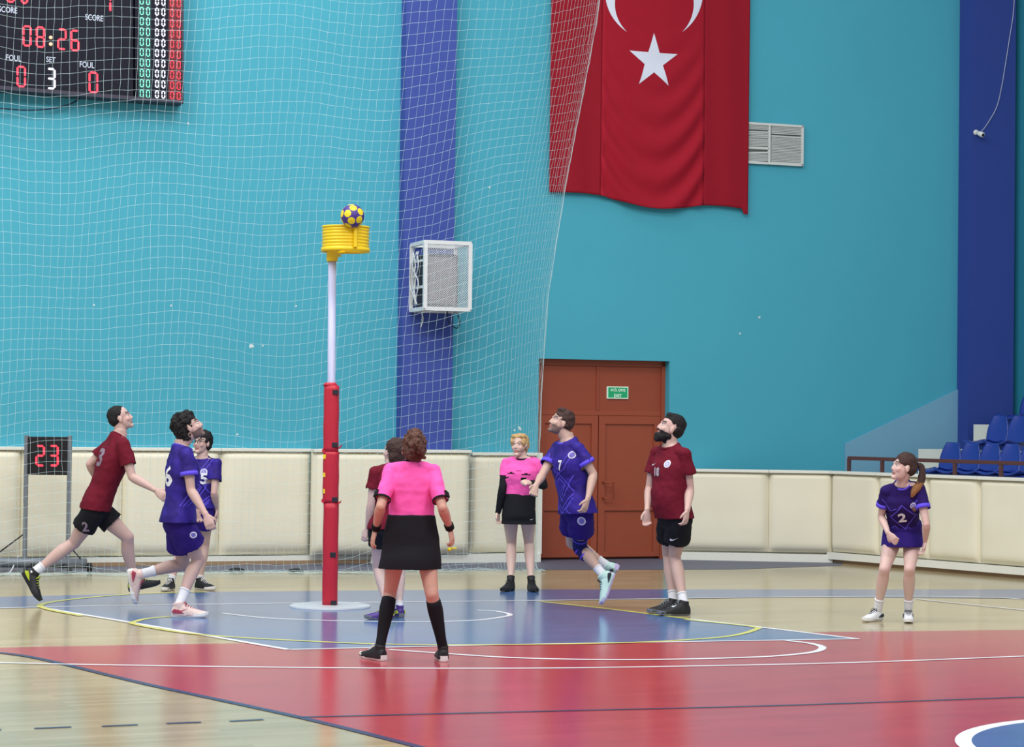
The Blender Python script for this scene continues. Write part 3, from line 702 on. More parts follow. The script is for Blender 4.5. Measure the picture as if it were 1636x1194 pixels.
for r_, z in prof: rings.append([bm.verts.new((bx+r_*math.cos(2*math.pi*k/64), BY+r_*math.sin(2*math.pi*k/64), z)) for k in range(64)])
for i in range(len(rings)):
    a, b = rings[i], rings[(i+1) % len(rings)]
    for k in range(64): bm.faces.new((a[k], a[(k+1) % 64], b[(k+1) % 64], b[k]))
bk = obj('basket', bm, yel, kp, True)
bm = bmesh.new(); obox(bm, (kx(571, 380), BY-Rk*.96, (zt1+zb1)/2), (.016, .003, 0), (0, .02, 0), (0, 0, (zt1-zb1)/2-.03)); bev(bm, .006); obj('basket_rib', bm, yel, bk)
bm = bmesh.new(); loft(bm, [(xt, pb.y, kz(418)), (xt, pb.y, kz(412)), (xt+.005, pb.y, kz(407)), (xt+.02, pb.y, kz(402))], [.05, .052, .06, .085], (1, 0, 0), 24, 2)
for s in (-1, 1): loft(bm, [(xt, pb.y, kz(404)), (bx-.03, BY+s*Rk*.97, zb1+.012)], [.016, .016], (0, 0, 1), 8, 1)
obj('basket_bracket', bm, yel, kp, True)
# ball
BR = .107; bc = P(563, 345.5, BY-Rk-.02)
bm = bmesh.new(); bmesh.ops.create_icosphere(bm, subdivisions=6, radius=BR, matrix=Matrix.Translation(bc))
ph = (1+5**.5)/2; dv = []
for a in (-1, 1):
    for b in (-1, 1):
        for c in (-1, 1): dv.append(Vector((a, b, c)).normalized())
        dv += [Vector((0, a/ph, b*ph)).normalized(), Vector((a/ph, b*ph, 0)).normalized(), Vector((a*ph, 0, b/ph)).normalized()]
RM = Matrix.Rotation(.5, 3, 'X') @ Matrix.Rotation(.35, 3, 'Z'); dv = [RM @ d for d in dv]
bf = []
for f in bm.faces:
    n = (f.calc_center_median()-bc).normalized(); f.material_index = 1 if max(n.dot(d) for d in dv) > math.cos(R(18.5)) else 0
bmesh.ops.recalc_face_normals(bm, faces=bm.faces)
me = bpy.data.meshes.new('korfball'); bm.to_mesh(me); bm.free()
bo = link_mesh('korfball', me, [mat('purple_ball', (66, 46, 130), .45), mat('yellow_ball', (230, 205, 30), .45)], None, True); tag(bo, 'purple ball with round yellow patches above the yellow basket rim', 'ball')
# ================================================================== PEOPLE
def facing(yaw): a = R(yaw); return Vector((-math.sin(a), -math.cos(a), 0))     # 0 looks to the camera, 90 to the left
def skin_mat(name, col, lip=(176, 92, 92), brow=(60, 45, 40)):
    m = bpy.data.materials.new(name); m.use_nodes = True; nt = m.node_tree; b = nt.nodes['Principled BSDF']
    a = nt.nodes.new('ShaderNodeAttribute'); a.attribute_name = 'skin'; tc = nt.nodes.new('ShaderNodeTexCoord')
    n = nt.nodes.new('ShaderNodeTexNoise'); n.inputs['Scale'].default_value = 9; nt.links.new(tc.outputs['Object'], n.inputs['Vector'])
    mx = nt.nodes.new('ShaderNodeMix'); mx.data_type = 'RGBA'; mx.blend_type = 'MULTIPLY'; mx.inputs['Factor'].default_value = .12
    nt.links.new(a.outputs['Color'], mx.inputs['A']); nt.links.new(n.outputs['Color'], mx.inputs['B']); nt.links.new(mx.outputs['Result'], b.inputs['Base Color'])
    b.inputs['Roughness'].default_value = .55; b.inputs['Subsurface Weight'].default_value = .08; b.inputs['Subsurface Radius'].default_value = (.02, .008, .004)
    return m
SKIN = skin_mat('skin', None)
FMAT = {}
def cloth(name, col): return mat(name, col, .85, .2, .06, 12, .15, 160)
blackc = cloth('black_fabric', (26, 26, 32)); pink = cloth('pink_fabric', (250, 96, 180)); maroon = cloth('maroon_fabric', (104, 18, 38)); whites = cloth('white_knit', (225, 225, 232))
hairm = {'black': mat('black_hair', (24, 21, 24), .6, .3, .2, 60, .6, 250), 'brown': mat('brown_hair', (66, 46, 42), .6, .3, .25, 60, .6, 250), 'auburn': mat('auburn_hair', (92, 60, 50), .6, .3, .35, 30, .6, 250), 'blond': mat('blond_hair', (196, 160, 110), .6, .3, .2, 50, .5, 250), 'ginger': mat('dip_dyed_hair', (150, 104, 66), .6, .3, .25, 50, .5, 250)}
def purple_mat():
    m = bpy.data.materials.new('purple_jersey'); m.use_nodes = True; nt = m.node_tree; b = nt.nodes['Principled BSDF']
    tc = nt.nodes.new('ShaderNodeTexCoord'); w = nt.nodes.new('ShaderNodeTexNoise'); w.inputs['Scale'].default_value = 7; w.inputs['Detail'].default_value = 2
    nt.links.new(tc.outputs['Object'], w.inputs['Vector'])
    cr = nt.nodes.new('ShaderNodeValToRGB'); cr.color_ramp.elements[0].position = .48; cr.color_ramp.elements[0].color = srgb(40, 24, 112); cr.color_ramp.elements[1].position = .58; cr.color_ramp.elements[1].color = srgb(50, 34, 138)
    nt.links.new(w.outputs['Fac'], cr.inputs['Fac']); nt.links.new(cr.outputs['Color'], b.inputs['Base Color']); b.inputs['Roughness'].default_value = .7; b.inputs['Specular IOR Level'].default_value = .25
    return m
purp = purple_mat(); purp_s = cloth('purple_shorts_fabric', (44, 26, 112)); viol = cloth('violet_cuff', (98, 80, 222)); navyj = cloth('dark_purple_jersey', (40, 22, 92)); prnt = cloth('violet_print', (96, 84, 214)); whp = cloth('white_print', (226, 226, 236)); greyp2 = cloth('grey_print', (138, 122, 140))

def lerp_(a, b, t): return a+(b-a)*t
def solve_mid(A, B, px, py, D, t1, t2, bias):
    best = None
    for i in range(-50, 51):
        d = i*.01; q = P(px, py, D+d); e = ((q-A).length-t1)**2+((q-B).length-t2)**2+.02*(d-bias)**2
        if best is None or e < best[0]: best = (e, q)
    return best[1]
def hand(bm, wr, tip, palm_n, thumb, curl, k, grip=None):
    d = (tip-wr).normalized(); n = (palm_n-d*palm_n.dot(d)).normalized(); s = d.cross(n).normalized()
    if s.dot(thumb) < 0: s = -s
    loft(bm, [wr-d*.02, wr+d*.01, wr+d*.04*k, wr+d*.075*k, wr+d*.092*k], [(.025*k, .019*k), (.026*k, .018*k), (.037*k, .017*k), (.041*k, .015*k), (.037*k, .011*k)], s, 12, 2)
    for i, (o, L) in enumerate(((.031, .068), (.0105, .078), (-.010, .072), (-.030, .056))):
        L *= k; c = curl*(1+.18*i); p = wr+d*.084*k+s*o*k; pts = [p-d*.02]; a = c*.35; q = p
        for j, f in enumerate((.45, .3, .25)):
            dr_ = (d*math.cos(a)+n*math.sin(a)+s*o*1.2).normalized(); q = q+dr_*L*f; pts.append(q); a += c
        pts.insert(1, p); loft(bm, pts, [.0098*k, .0098*k, .0092*k, .0086*k, .0068*k][:len(pts)], s, 8, 1)
        ball(bm, pts[-1], .0068*k, 6)
    b = wr+d*.025*k+s*.028*k; t1 = (d*.75+s*.6+n*.25).normalized(); t2 = (d*.9+s*.25+n*.45).normalized()
    loft(bm, [b-t1*.012, b+t1*.035*k, b+t1*.035*k+t2*.03*k], [.0135*k, .0115*k, .008*k], n, 8, 1); ball(bm, b+t1*.035*k+t2*.03*k, .008*k, 6)
    return wr+d*.09*k+n*.02

def shoe(root, heel, d, u, L, colU, colS, accent=None, name='shoe', hi=.0):
    """heel: bottom back point on the sole; d: heel to toe; u: sole to ankle"""
    d = d.normalized(); u = (u-d*u.dot(d)).normalized(); s = d.cross(u).normalized(); k = L/.29
    f = lambda x, z, y=0: heel+d*x*k+u*z*k+s*y*k
    bm = bmesh.new()
    st = [(-.002, .026, .03, .075), (.015, .026, .040, .098), (.05, .026, .046, .108), (.095, .026, .046, .108), (.135, .026, .046, .092), (.18, .026, .050, .072), (.23, .026, .050, .058), (.265, .028, .040, .050), (.288, .03, .02, .04)]
    prev = None; n = 14; rr = []
    for x, zb, w, zt in st:
        zt = zt+(hi if x < .09 else hi*.3 if x < .12 else 0); ring = []
        for q in range(n+1):
            a = math.pi*q/n; ring.append(f(x, zb-.012+(zt-zb+.012)*max(0, math.sin(a))**.7, w*math.cos(a)*(1 if q not in (0,) else 1)))
        rr.append([bm.verts.new(p) for p in ring])
    for i in range(len(rr)-1):
        for q in range(n): bm.faces.new((rr[i][q], rr[i][q+1], rr[i+1][q+1], rr[i+1][q]))
        bm.faces.new((rr[i][0], rr[i][n], rr[i+1][n], rr[i+1][0]))
    bm.faces.new(rr[0]); bm.faces.new(rr[-1])
    loft(bm, [f(.055, .05), f(.052, .095+hi), f(.046, .122+hi)], [(.050*k, .042*k), (.047*k, .041*k), (.043*k, .040*k)], d, 12, 1)
    me = remesh(bm, .006, 3); up_ = link_mesh(name, me, colU, root, True)
    # sole
    bm = bmesh.new(); out = [(-.004, .02), (.0, .030), (.03, .038), (.08, .037), (.13, .036), (.19, .049), (.235, .048), (.27, .036), (.29, .016), (.294, 0)]
    pts = [(x, y) for x, y in out]+[(x, -y*.93) for x, y in out[::-1][1:]]
    lo = []; hi_ = []; md = []
    for x, y in pts:
        toe = max(0, x-.2)**2*1.6; lo.append(bm.verts.new(f(x*.985+.002, .0+toe, y*.95))); md.append(bm.verts.new(f(x, .012+toe, y*1.08))); hi_.append(bm.verts.new(f(x, .033+toe+(.010 if x < .05 else 0), y*1.05)))
    m_ = len(pts); bm.faces.new(lo); bm.faces.new(hi_)
    for i in range(m_):
        j = (i+1) % m_; bm.faces.new((lo[i], lo[j], md[j], md[i])); bm.faces.new((md[i], md[j], hi_[j], hi_[i]))
    obj('sole', bm, colS, up_, False)
    lc = accent or colS; bm = bmesh.new()
    for i in range(5):
        x = .108+.020*i; z = .108-.0105*i+(hi*.5 if i == 0 else 0)
        loft(bm, [f(x, z-.012, -.026), f(x+.003, z, -.01), f(x+.003, z, .01), f(x, z-.012, .026)], [.0034*k]*4, d, 6, 2)
    for q in (-1, 1): loft(bm, [f(.108, .108, 0), f(.10, .124, .014*q), f(.112, .108, .030*q), f(.115, .09, .038*q)], [.003*k]*4, d, 6, 2)
    obj('laces', bm, lc, up_, True)
    if accent is not None and accent is not colS:
        for q in (-1, 1):
            bm = bmesh.new(); a = [(.0, .045), (.02, .07), (.05, .062), (.10, .036), (.06, .034), (.02, .036)]
            lo = [bm.verts.new(f(x, z, q*(.042 if x > .01 else .034))) for x, z in a]; hi2 = [bm.verts.new(f(x, z, q*(.051 if x > .01 else .042))) for x, z in a]
            bm.faces.new(lo); bm.faces.new(hi2)
            for i in range(6): j = (i+1) % 6; bm.faces.new((lo[i], lo[j], hi2[j], hi2[i]))
            obj('heel_patch', bm, accent, up_)
    return up_

def cut(me, cuts):
    bm = bmesh.new(); bm.from_mesh(me)
    for p, n, r in cuts:
        if r < 0:      # open the end cap of a tube
            bm.normal_update(); kill = [f for f in bm.faces if (f.calc_center_median()-p).length < -r and abs((f.calc_center_median()-p).dot(n)) < .03 and f.normal.dot(n) > .38]
            bmesh.ops.delete(bm, geom=kill, context='FACES'); continue
        fs = [f for f in bm.faces if (f.calc_center_median()-p).length < r]
        g = set(fs)
        for f in fs: g.update(f.edges); g.update(f.verts)
        bmesh.ops.bisect_plane(bm, geom=list(g), plane_co=p, plane_no=n, clear_outer=False)
        kill = [f for f in bm.faces if (f.calc_center_median()-p).length < r+.02 and (f.calc_center_median()-p).dot(n) > 0]
        bmesh.ops.delete(bm, geom=kill, context='FACES')
    # keep the largest island
    bm.faces.ensure_lookup_table(); seen = set(); best = []
    for f0 in bm.faces:
        if f0.index in seen: continue
        st = [f0]; seen.add(f0.index); isl = []
        while st:
            f = st.pop(); isl.append(f)
            for e in f.edges:
                for g_ in e.link_faces:
                    if g_.index not in seen: seen.add(g_.index); st.append(g_)
        if len(isl) > len(best): best = isl
    bs = set(f.index for f in best); bmesh.ops.delete(bm, geom=[f for f in bm.faces if f.index not in bs], context='FACES')
    bm.to_mesh(me); bm.free(); return me
def wrinkle(me, amp, sc, seed, axis=Vector((0, 0, 1))):
    for v in me.vertices:
        p = v.co*sc; p = Vector((p.x, p.y, p.z*1.0))+Vector((seed, seed*2, 0))
        q = noise.noise(p)+.5*noise.noise(p*2.1); r_ = (1-abs(noise.noise(p*.8+Vector((9, 3, 1)))))**3
        v.co += v.normal*amp*(q*.9+.5*r_)
def garment(name, bm, cuts, m, root, vox=.009, it=5, amp=.004, sc=9, seed=0, thick=.003):
    me = remesh(bm, vox, it); cut(me, cuts); wrinkle(me, amp, sc, seed)
    o = link_mesh(name, me, m, root, True); s = o.modifiers.new('s', 'SOLIDIFY'); s.thickness = thick; s.offset = -1
    return o
def world_bvh(o):
    M = Matrix.Translation(o.location+(o.parent.location if o.parent else Vector())+(o.parent.parent.location if o.parent and o.parent.parent else Vector()))
    return BVHTree.FromPolygons([M @ v.co for v in o.data.vertices], [tuple(p.vertices) for p in o.data.polygons])
def project_decal(name, verts, faces, cen, rt, up, bvh, m, parent, lift=.003, fine=.012):
    """lay a flat drawing (metres, rt/up axes) on the cloth"""
    rt = rt.normalized(); nrm = rt.cross(up).normalized(); up = nrm.cross(rt).normalized()
    bm = bmesh.new(); vs_ = [bm.verts.new((x, y, 0)) for x, y in verts]
    for f in faces:
        try: bm.faces.new([vs_[i] for i in f])
        except ValueError: pass
    bmesh.ops.triangulate(bm, faces=bm.faces)
    for _ in range(5):
        es = [e for e in bm.edges if e.calc_length() > fine]
        if not es: break
        bmesh.ops.subdivide_edges(bm, edges=es, cuts=1); bmesh.ops.triangulate(bm, faces=[f for f in bm.faces if len(f.verts) > 3])
    dead = []
    for v in bm.verts:
        o = cen+rt*v.co.x+up*v.co.y+nrm*.4; h = bvh.ray_cast(o, -nrm, .65)
        if h[0] is None: dead.append(v)
        else: v.co = h[0]+nrm*lift
    bmesh.ops.delete(bm, geom=dead, context='VERTS')
    if not bm.faces: bm.free(); print('EMPTY DECAL', name); return None
    me = bpy.data.meshes.new(name); bm.to_mesh(me); bm.free(); return link_mesh(name, me, m, parent, True)
def lines_poly(lines, w):
    vs_ = []; fs = []
    for l in lines:
        for a, b in zip(l, l[1:]):
            a = Vector(a); b = Vector(b); t = (b-a).normalized(); s = Vector((-t.y, t.x))*w/2; i = len(vs_)
            a = a-t*w*.3; b = b+t*w*.3
            vs_ += [tuple(a-s), tuple(b-s), tuple(b+s), tuple(a+s)]; fs.append((i, i+1, i+2, i+3))
    return vs_, fs
def disc_poly(r, cx=0, cy=0, n=20):
    return [(cx+r*math.cos(2*math.pi*k/n), cy+r*math.sin(2*math.pi*k/n)) for k in range(n)], [tuple(range(n))]
def swoosh(w):
    top = [(-.5, -.02), (-.38, -.10), (-.2, -.10), (.1, .0), (.5, .16)]; bot = [(.5, .16), (.05, -.12), (-.22, -.22), (-.42, -.20), (-.5, -.10)]
    p = [(x*w, y*w) for x, y in bot+top[:-1][::1]]
    p = [(x*w, y*w) for x, y in ((-.5, -.05), (-.45, -.17), (-.32, -.22), (-.15, -.18), (.5, .18), (-.12, -.05), (-.3, -.04), (-.4, .08))]
    return p, [tuple(range(len(p)))]

def build_person(c):
    D = c['D']; k = c.get('k', 1.0); fem = c.get('fem', False)
    PP = lambda q: P(q[0], q[1], D+(q[2] if len(q) > 2 else 0))
    H = PP(c['pel']); S = PP(c['S']); yh = c['yawH']; ys = c['yawS']; yw = c['yaw']
    fH = facing(yh); fS = facing(ys); rH = Vector((fH.y, -fH.x, 0)); rS = Vector((fS.y, -fS.x, 0))
    tilt = c.get('tilt', 0.0)
    hw = c.get('hw', .155 if fem else .178)*k; rS = (rS+Vector((0, 0, tilt))).normalized()
    sh = {'R': S+rS*hw, 'L': S-rS*hw}; hp = {'R': H+rH*.088*k, 'L': H-rH*.088*k}
    upT = (S-H).normalized(); fT = upT.cross(rS).normalized(); fB = Vector((0, 0, 1)).cross(rH).normalized()
    fT = -fT if fT.dot(fS) < 0 else fT; fB = fH
    root = thing('person', Vector((H.x, H.y, 0)), c['label'], 'person')
    if c.get('air'): root.location.z = c['air']
    # joints
    wr = {s: PP(c['wr'+s]) for s in 'LR'}; el = {}
    for s in 'LR': q = c['el'+s]; el[s] = PP(q) if len(q) > 2 else solve_mid(sh[s], wr[s], q[0], q[1], D, .285*k, .25*k, 0)
    hd = {s: PP(c['hd'+s]) for s in 'LR'}
    an = {}; kn = {}; foot = {}
    for s in 'LR':
        q = c['an'+s]; a = PP(q); ft = c['ft'+s]
        if ft[0] == 'g': a.z = .088*k; d = facing(ft[1]); u = Vector((0, 0, 1)); heel = a-d*.05*k; heel.z = .003
        elif ft[0] == 't':   # toe on the ground, heel lifted by angle
            d = facing(ft[1]); an_ = R(ft[2]); u = Vector((0, 0, 1))*math.cos(an_)+d*math.sin(an_); d = d*math.cos(an_)-Vector((0, 0, 1))*math.sin(an_); heel = a-d*.05*k-u*.088*k
        else:
            d = (camR*ft[1][0]+camU*(-ft[1][1])+Vector((0, 1, 0))*ft[1][2]).normalized(); u = (camR*ft[2][0]+camU*(-ft[2][1])+Vector((0, 1, 0))*ft[2][2]).normalized(); u = (u-d*u.dot(d)).normalized(); heel = a-d*.05*k-u*.088*k
        an[s] = a; foot[s] = (heel, d, u)
        q = c['kn'+s]; kn[s] = PP(q) if len(q) > 2 else solve_mid(hp[s], an[s], q[0], q[1], D, .43*k, .42*k, 0)
    print('POSE', c['id'], 'torso %.2f' % (S-H).length, ' '.join('%s ua %.2f fa %.2f th %.2f sh %.2f' % (s, (el[s]-sh[s]).length, (wr[s]-el[s]).length, (kn[s]-hp[s]).length, (an[s]-kn[s]).length) for s in 'LR'))
    # ---- head frame
    hc = PP(c['head']); hk = c.get('hk', 1.0)*1.06; f = facing(yw); pt = R(c.get('pitch', 0)); r_ = Vector((f.y, -f.x, 0)); rl_ = R(c.get('roll', 0))
    f2 = f*math.cos(pt)+Vector((0, 0, 1))*math.sin(pt); u2 = Vector((0, 0, 1))*math.cos(pt)-f*math.sin(pt)
    u3 = u2*math.cos(rl_)+r_*math.sin(rl_); r3 = r_*math.cos(rl_)-u2*math.sin(rl_); f, u, r_ = f2, u3, r3
    hp_ = lambda x, y, z: hc+(f*x+r_*y+u*z)*hk      # forward, right, up
    def he(bm, x, y, z, rf, rs, ru, n=14): ell(bm, hp_(x, y, z), f*rf*hk, r_*rs*hk, u*ru*hk, n)
    girth = c.get('girth', 1.0); belly = c.get('belly', 0)
    if fem: T = [(-.17, .09, .085, 0), (-.06, .165, .112, -.015), (.06, .172, .112, -.01), (.2, .145, .095, 0), (.36, .125, .085, .005), (.55, .135, .095, .01), (.74, .148, .112, .02), (.88, .14, .09, 0), (.98, .118, .072, -.005), (1.07, .082, .06, -.01), (1.15, .054, .052, -.012), (1.22, .046, .048, -.01)]
    else: T = [(-.17, .09, .085, 0), (-.06, .155, .108, -.01), (.06, .162, .11, -.005), (.2, .155, .105, .0), (.36, .15, .103, .005), (.55, .16, .11, .008), (.76, .17, .12, .01), (.89, .162, .1, 0), (.99, .135, .08, -.005), (1.08, .095, .068, -.01), (1.16, .062, .06, -.012), (1.23, .055, .057, -.01)]
    def trunk(bm, t0, t1, gr, wx=0.0, dx=0.0, flare=None, n=22):
        pts = []; rad = []; sd = []
        for t, w, d_, o in T:
            if t < t0-1e-6 or t > t1+1e-6: continue
            b_ = belly*math.exp(-((t-.32)/.22)**2)
            ff = fB.lerp(fT, min(1, max(0, t))).normalized(); p = H.lerp(S, t) if 0 <= t <= 1 else (H+(Vector((0, 0, 1))*(S-H).length*t if t < 0 else (S-H)*t))
            bend = c.get('bend', 0)*math.sin(math.pi*min(1, max(0, t)))
            p = p+ff*(o*k-bend+b_*.5); e = flare(t) if flare else 0
            pts.append(p); rad.append(((w*k*girth+gr+wx+e), (d_*k*girth+gr+dx+e*.6+b_*.5))); sd.append(rH.lerp(rS, min(1, max(0, t))).normalized())
        if len(pts) > 2:
            rr = catmull([Vector((a, b, 0)) for a, b in rad], 3); pts2 = catmull(pts, 3); sd2 = catmull(sd, 3); rad = [(q.x, q.y) for q in rr]
        loft(bm, pts2, rad, sd2, n, 1, power=.92); return pts2
    # ---- body
    bm = bmesh.new()
    trunk(bm, -.17, 1.24, 0)
    nb_ = H+(S-H)*1.15
    for s in 'LR':
        loft(bm, [nb_-(S-H)*.05, nb_.lerp(sh[s], .5)-upT*.022, sh[s]-upT*.006], [.05*k, .05*k, .052*k], fT, 12, 2)
        A = .92 if fem else 1.0; A *= k*c.get('arm', 1.0)
        d1 = el[s]-sh[s]; d2 = wr[s]-el[s]
        ball(bm, sh[s], .050*A)
        loft(bm, [sh[s], sh[s]+d1*.25, sh[s]+d1*.55, sh[s]+d1*.85, el[s]+d2*.02, el[s]+d2*.2, el[s]+d2*.5, el[s]+d2*.85, wr[s]], [.049*A, .049*A, .045*A, .039*A, .038*A, .042*A, .036*A, .026*A, (.027*A, .021*A)], fT, 14, 2)
        ball(bm, el[s], .038*A)
        # hand: palm faces the body, thumb to the front
        fwd_ = fT; out = (wr[s]-S); out = out-upT*out.dot(upT); palm = c.get('palm'+s)
        palm = Vector(palm) if palm else (-(rS if s == 'R' else -rS)+fT*.35)
        th = c.get('thumb'+s); th = Vector(th) if th else fT
        hand(bm, wr[s], hd[s], palm, th, c.get('curl'+s, .7), (.93 if fem else 1.03)*k)
        Lk = (.96 if fem else 1.0)*k*c.get('leg', 1.0); e1 = kn[s]-hp[s]; e2 = an[s]-kn[s]
        legb = -(fH-e2.normalized()*fH.dot(e2.normalized())).normalized()
        mid = (hp[s]+an[s])/2-kn[s]
        if mid.length > .05: legb = mid.normalized()
        loft(bm, [hp[s]+Vector((0, 0, .03)), hp[s]+e1*.12, hp[s]+e1*.4, hp[s]+e1*.7, hp[s]+e1*.92, kn[s], kn[s]+e2*.1+legb*.006, kn[s]+e2*.28+legb*.016, kn[s]+e2*.5+legb*.01, kn[s]+e2*.78, an[s]-e2*.02], [.085*Lk, .088*Lk, .08*Lk, .066*Lk, .056*Lk, .054*Lk, .052*Lk, .057*Lk, .049*Lk, .035*Lk, .034*Lk], r_ if False else rH, 16, 2)
        ball(bm, kn[s]-legb*.006, .05*Lk)
        hl, d, u_ = foot[s]; loft(bm, [hl+d*.02+u_*.045, hl+d*.06+u_*.05, hl+d*.14*k+u_*.042, hl+d*.22*k+u_*.035], [(.022, .018), (.026, .024), (.03, .016), (.028, .010)], d.cross(u_), 12, 2)
        capsule(bm, an[s], hl+d*.05+u_*.05, .033*Lk, .03*Lk)
    # head
    he(bm, -.012, 0, .032, .094, .075, .086, 18); he(bm, .022, 0, -.028, .066, .061, .086, 16)
    he(bm, .028, 0, -.072, .052, .05, .04); he(bm, .064, 0, -.098, .026, .027, .020); he(bm, .072, 0, .022, .020, .052, .013)
    for q in (-1, 1):
        he(bm, -.004, q*.075, -.012, .018, .009, .030); he(bm, .058, q*.038, -.03, .024, .022, .024)
    loft(bm, [hp_(.082, 0, .014), hp_(.09, 0, -.008), hp_(.097, 0, -.03)], [.007*hk, .009*hk, .0115*hk], r_, 10, 2); ball(bm, hp_(.096, 0, -.031), .0115*hk, 8)
    for q in (-1, 1): ball(bm, hp_(.087, q*.011, -.035), .008*hk, 8)
    he(bm, .079, 0, -.058, .012, .022, .006); he(bm, .077, 0, -.069, .012, .019, .0065)
    nr_ = (.047 if fem else .056)*k
    loft(bm, [nb_-(S-H)*.1, nb_+(S-H)*.02, hp_(-.03, 0, -.05), hp_(-.02, 0, -.0)], [nr_*1.25, nr_*1.05, nr_*.98, nr_*.9], rS, 14, 2)
    me = remesh(bm, .0055, 3, .45)
    at = me.attributes.new('skin', 'FLOAT_COLOR', 'POINT'); sk = Vector(srgb(*c['skin'])[:3]); brow = Vector(srgb(*c.get('brow', (60, 44, 38)))[:3]); lip = Vector(srgb(*c.get('lip', (172, 118, 112)))[:3]); stub = Vector(srgb(*c.get('stub', (70, 56, 52)))[:3]); sa = c.get('stubble', 0)
    buf = []; kc = [kn['L'], kn['R'], el['L'], el['R']]; pinkish = Vector((sk.x*1.0, sk.y*.74, sk.z*.72))
    for v in me.vertices:
        p = v.co-hc; x, y, z = p.dot(f)/hk, p.dot(r_)/hk, p.dot(u)/hk; col = sk
        if abs(x) < .14 and abs(y) < .1 and abs(z) < .135:
            if x > .05 and abs(y) < .026 and -.078 < z < -.052: col = lip
            if x > .045 and .014 < abs(y) < .048 and .022 < z-.15*abs(abs(y)-.03) < .036: col = brow
            if sa and (z < -.045 and x > -.01 and not (abs(y) < .024 and -.078 < z < -.052)) or (sa and -.052 < z < -.043 and x > .05 and abs(y) < .03): col = col.lerp(stub, sa)
            if x > .03 and -.05 < z < .0 and abs(y) > .02 and not sa: col = col.lerp(pinkish, .25)
        else:
            for q in kc:
                dd_ = (v.co-q).length
                if dd_ < .075: col = sk.lerp(pinkish, .38*(1-dd_/.075))
        buf += [col.x, col.y, col.z, 1]
    at.data.foreach_set('color', buf)
    link_mesh('body', me, SKIN, root, True)
    ew = mat('eye_white', (205, 198, 194), .3); ei = mat('eye_iris', (40, 30, 26), .2)
    for q in (-1, 1):
        bm = bmesh.new(); ctr = hp_(.0665, q*.030, .002); ball(bm, ctr, .0125*hk, 16)
        for fc in bm.faces:
            if (fc.calc_center_median()-ctr).normalized().dot((f+u*.1).normalized()) > .86: fc.material_index = 1
        me_ = bpy.data.meshes.new('eye'); bm.to_mesh(me_); bm.free(); link_mesh('eye', me_, [ew, ei], root, True)
    # ---- hair
    if c.get('hair'):
        bm = bmesh.new()
        for b in c['hair']: he(bm, *b)
        for t in c.get('hairt', []): loft(bm, [hp_(*q[:3]) for q in t], [q[3]*hk for q in t], r_, 12, 3)
        me = remesh(bm, .006, 2)
        for v in me.vertices:
            p = v.co*55; v.co += v.normal*(noise.noise(p)*c.get('hamp', .006)+noise.noise(p*.45)*c.get('hamp', .006)*1.3)
        ho = link_mesh('hair', me, hairm[c['haircol']], root, True)
        if c.get('pony'):
            bm = bmesh.new(); loft(bm, [hp_(*q[:3]) for q in c['pony']], [(q[3]*hk*.8, q[3]*hk) for q in c['pony']], r_, 12, 3); me = remesh(bm, .006, 2)
            for v in me.vertices: p = Vector((v.co.x*70, v.co.y*70, v.co.z*12)); v.co += v.normal*noise.noise(p)*.008
            pm = hairm[c['haircol']]; po = link_mesh('ponytail', me, [pm, hairm[c.get('ponycol', c['haircol'])]], root, True)
            zc_ = sum(v.co.z for v in me.vertices)/len(me.vertices)
            for pl_ in me.polygons:
                if pl_.center.z < zc_-.02+.03*noise.noise(pl_.center*60): pl_.material_index = 1
            bm = bmesh.new(); q = c['pony'][0]; bmesh.ops.create_uvsphere(bm, u_segments=12, v_segments=8, radius=.02*hk, matrix=Matrix.Translation(hp_(q[0]-.008, q[1], q[2]))); obj('hair_tie', bm, blackc, root, True)
    if c.get('beard'):
        bm = bmesh.new()
        for b in c['beard']: he(bm, *b)
        me = remesh(bm, .006, 2)
        for v in me.vertices: v.co += v.normal*noise.noise(v.co*70)*.005
        link_mesh('beard', me, hairm[c['haircol']], root, True)
    if c.get('glasses'):
        gl = []
        for q in (-1, 1): gl.append([hp_(.094, q*.032+.022*math.cos(a*math.pi/6), .002+.017*math.sin(a*math.pi/6)) for a in range(13)])
        gl += [[hp_(.094, -.01, .004), hp_(.097, 0, .006), hp_(.094, .01, .004)]]+[[hp_(.094, q*.054, .006), hp_(.0, q*.079, .004)] for q in (-1, 1)]
        tubes('glasses', gl, .0022, blackc, root)
    if c.get('mic'):
        tubes('headset_microphone', [[hp_(.0, -.086, .0), hp_(.03, -.076, -.04), hp_(.07, -.05, -.07), hp_(.092, -.03, -.068)]], .003, blackc, root)
    # ---- shirt
    Gs = c.get('loose', .018); hem = c.get('hem', .06)       # hem as fraction along pelvis -> shoulder
    sl = c.get('sleeve', .62)
    bm = bmesh.new()
    fl_ = (lambda t: (Gs*.25 if t < .95 else 0)+max(0, .35-t)*c.get('flare', .05)+c.get('blouse', 0)*math.exp(-((t-hem-.08)/.12)**2))
    trunk(bm, -.17, 1.16, Gs*.75, 0, 0, fl_)
    cuts = [(H+(S-H)*hem if hem >= 0 else H+Vector((0, 0, (S-H).length*hem)), (-(S-H).normalized()).lerp(Vector((0, 0, -1)), .6).normalized(), .33)]
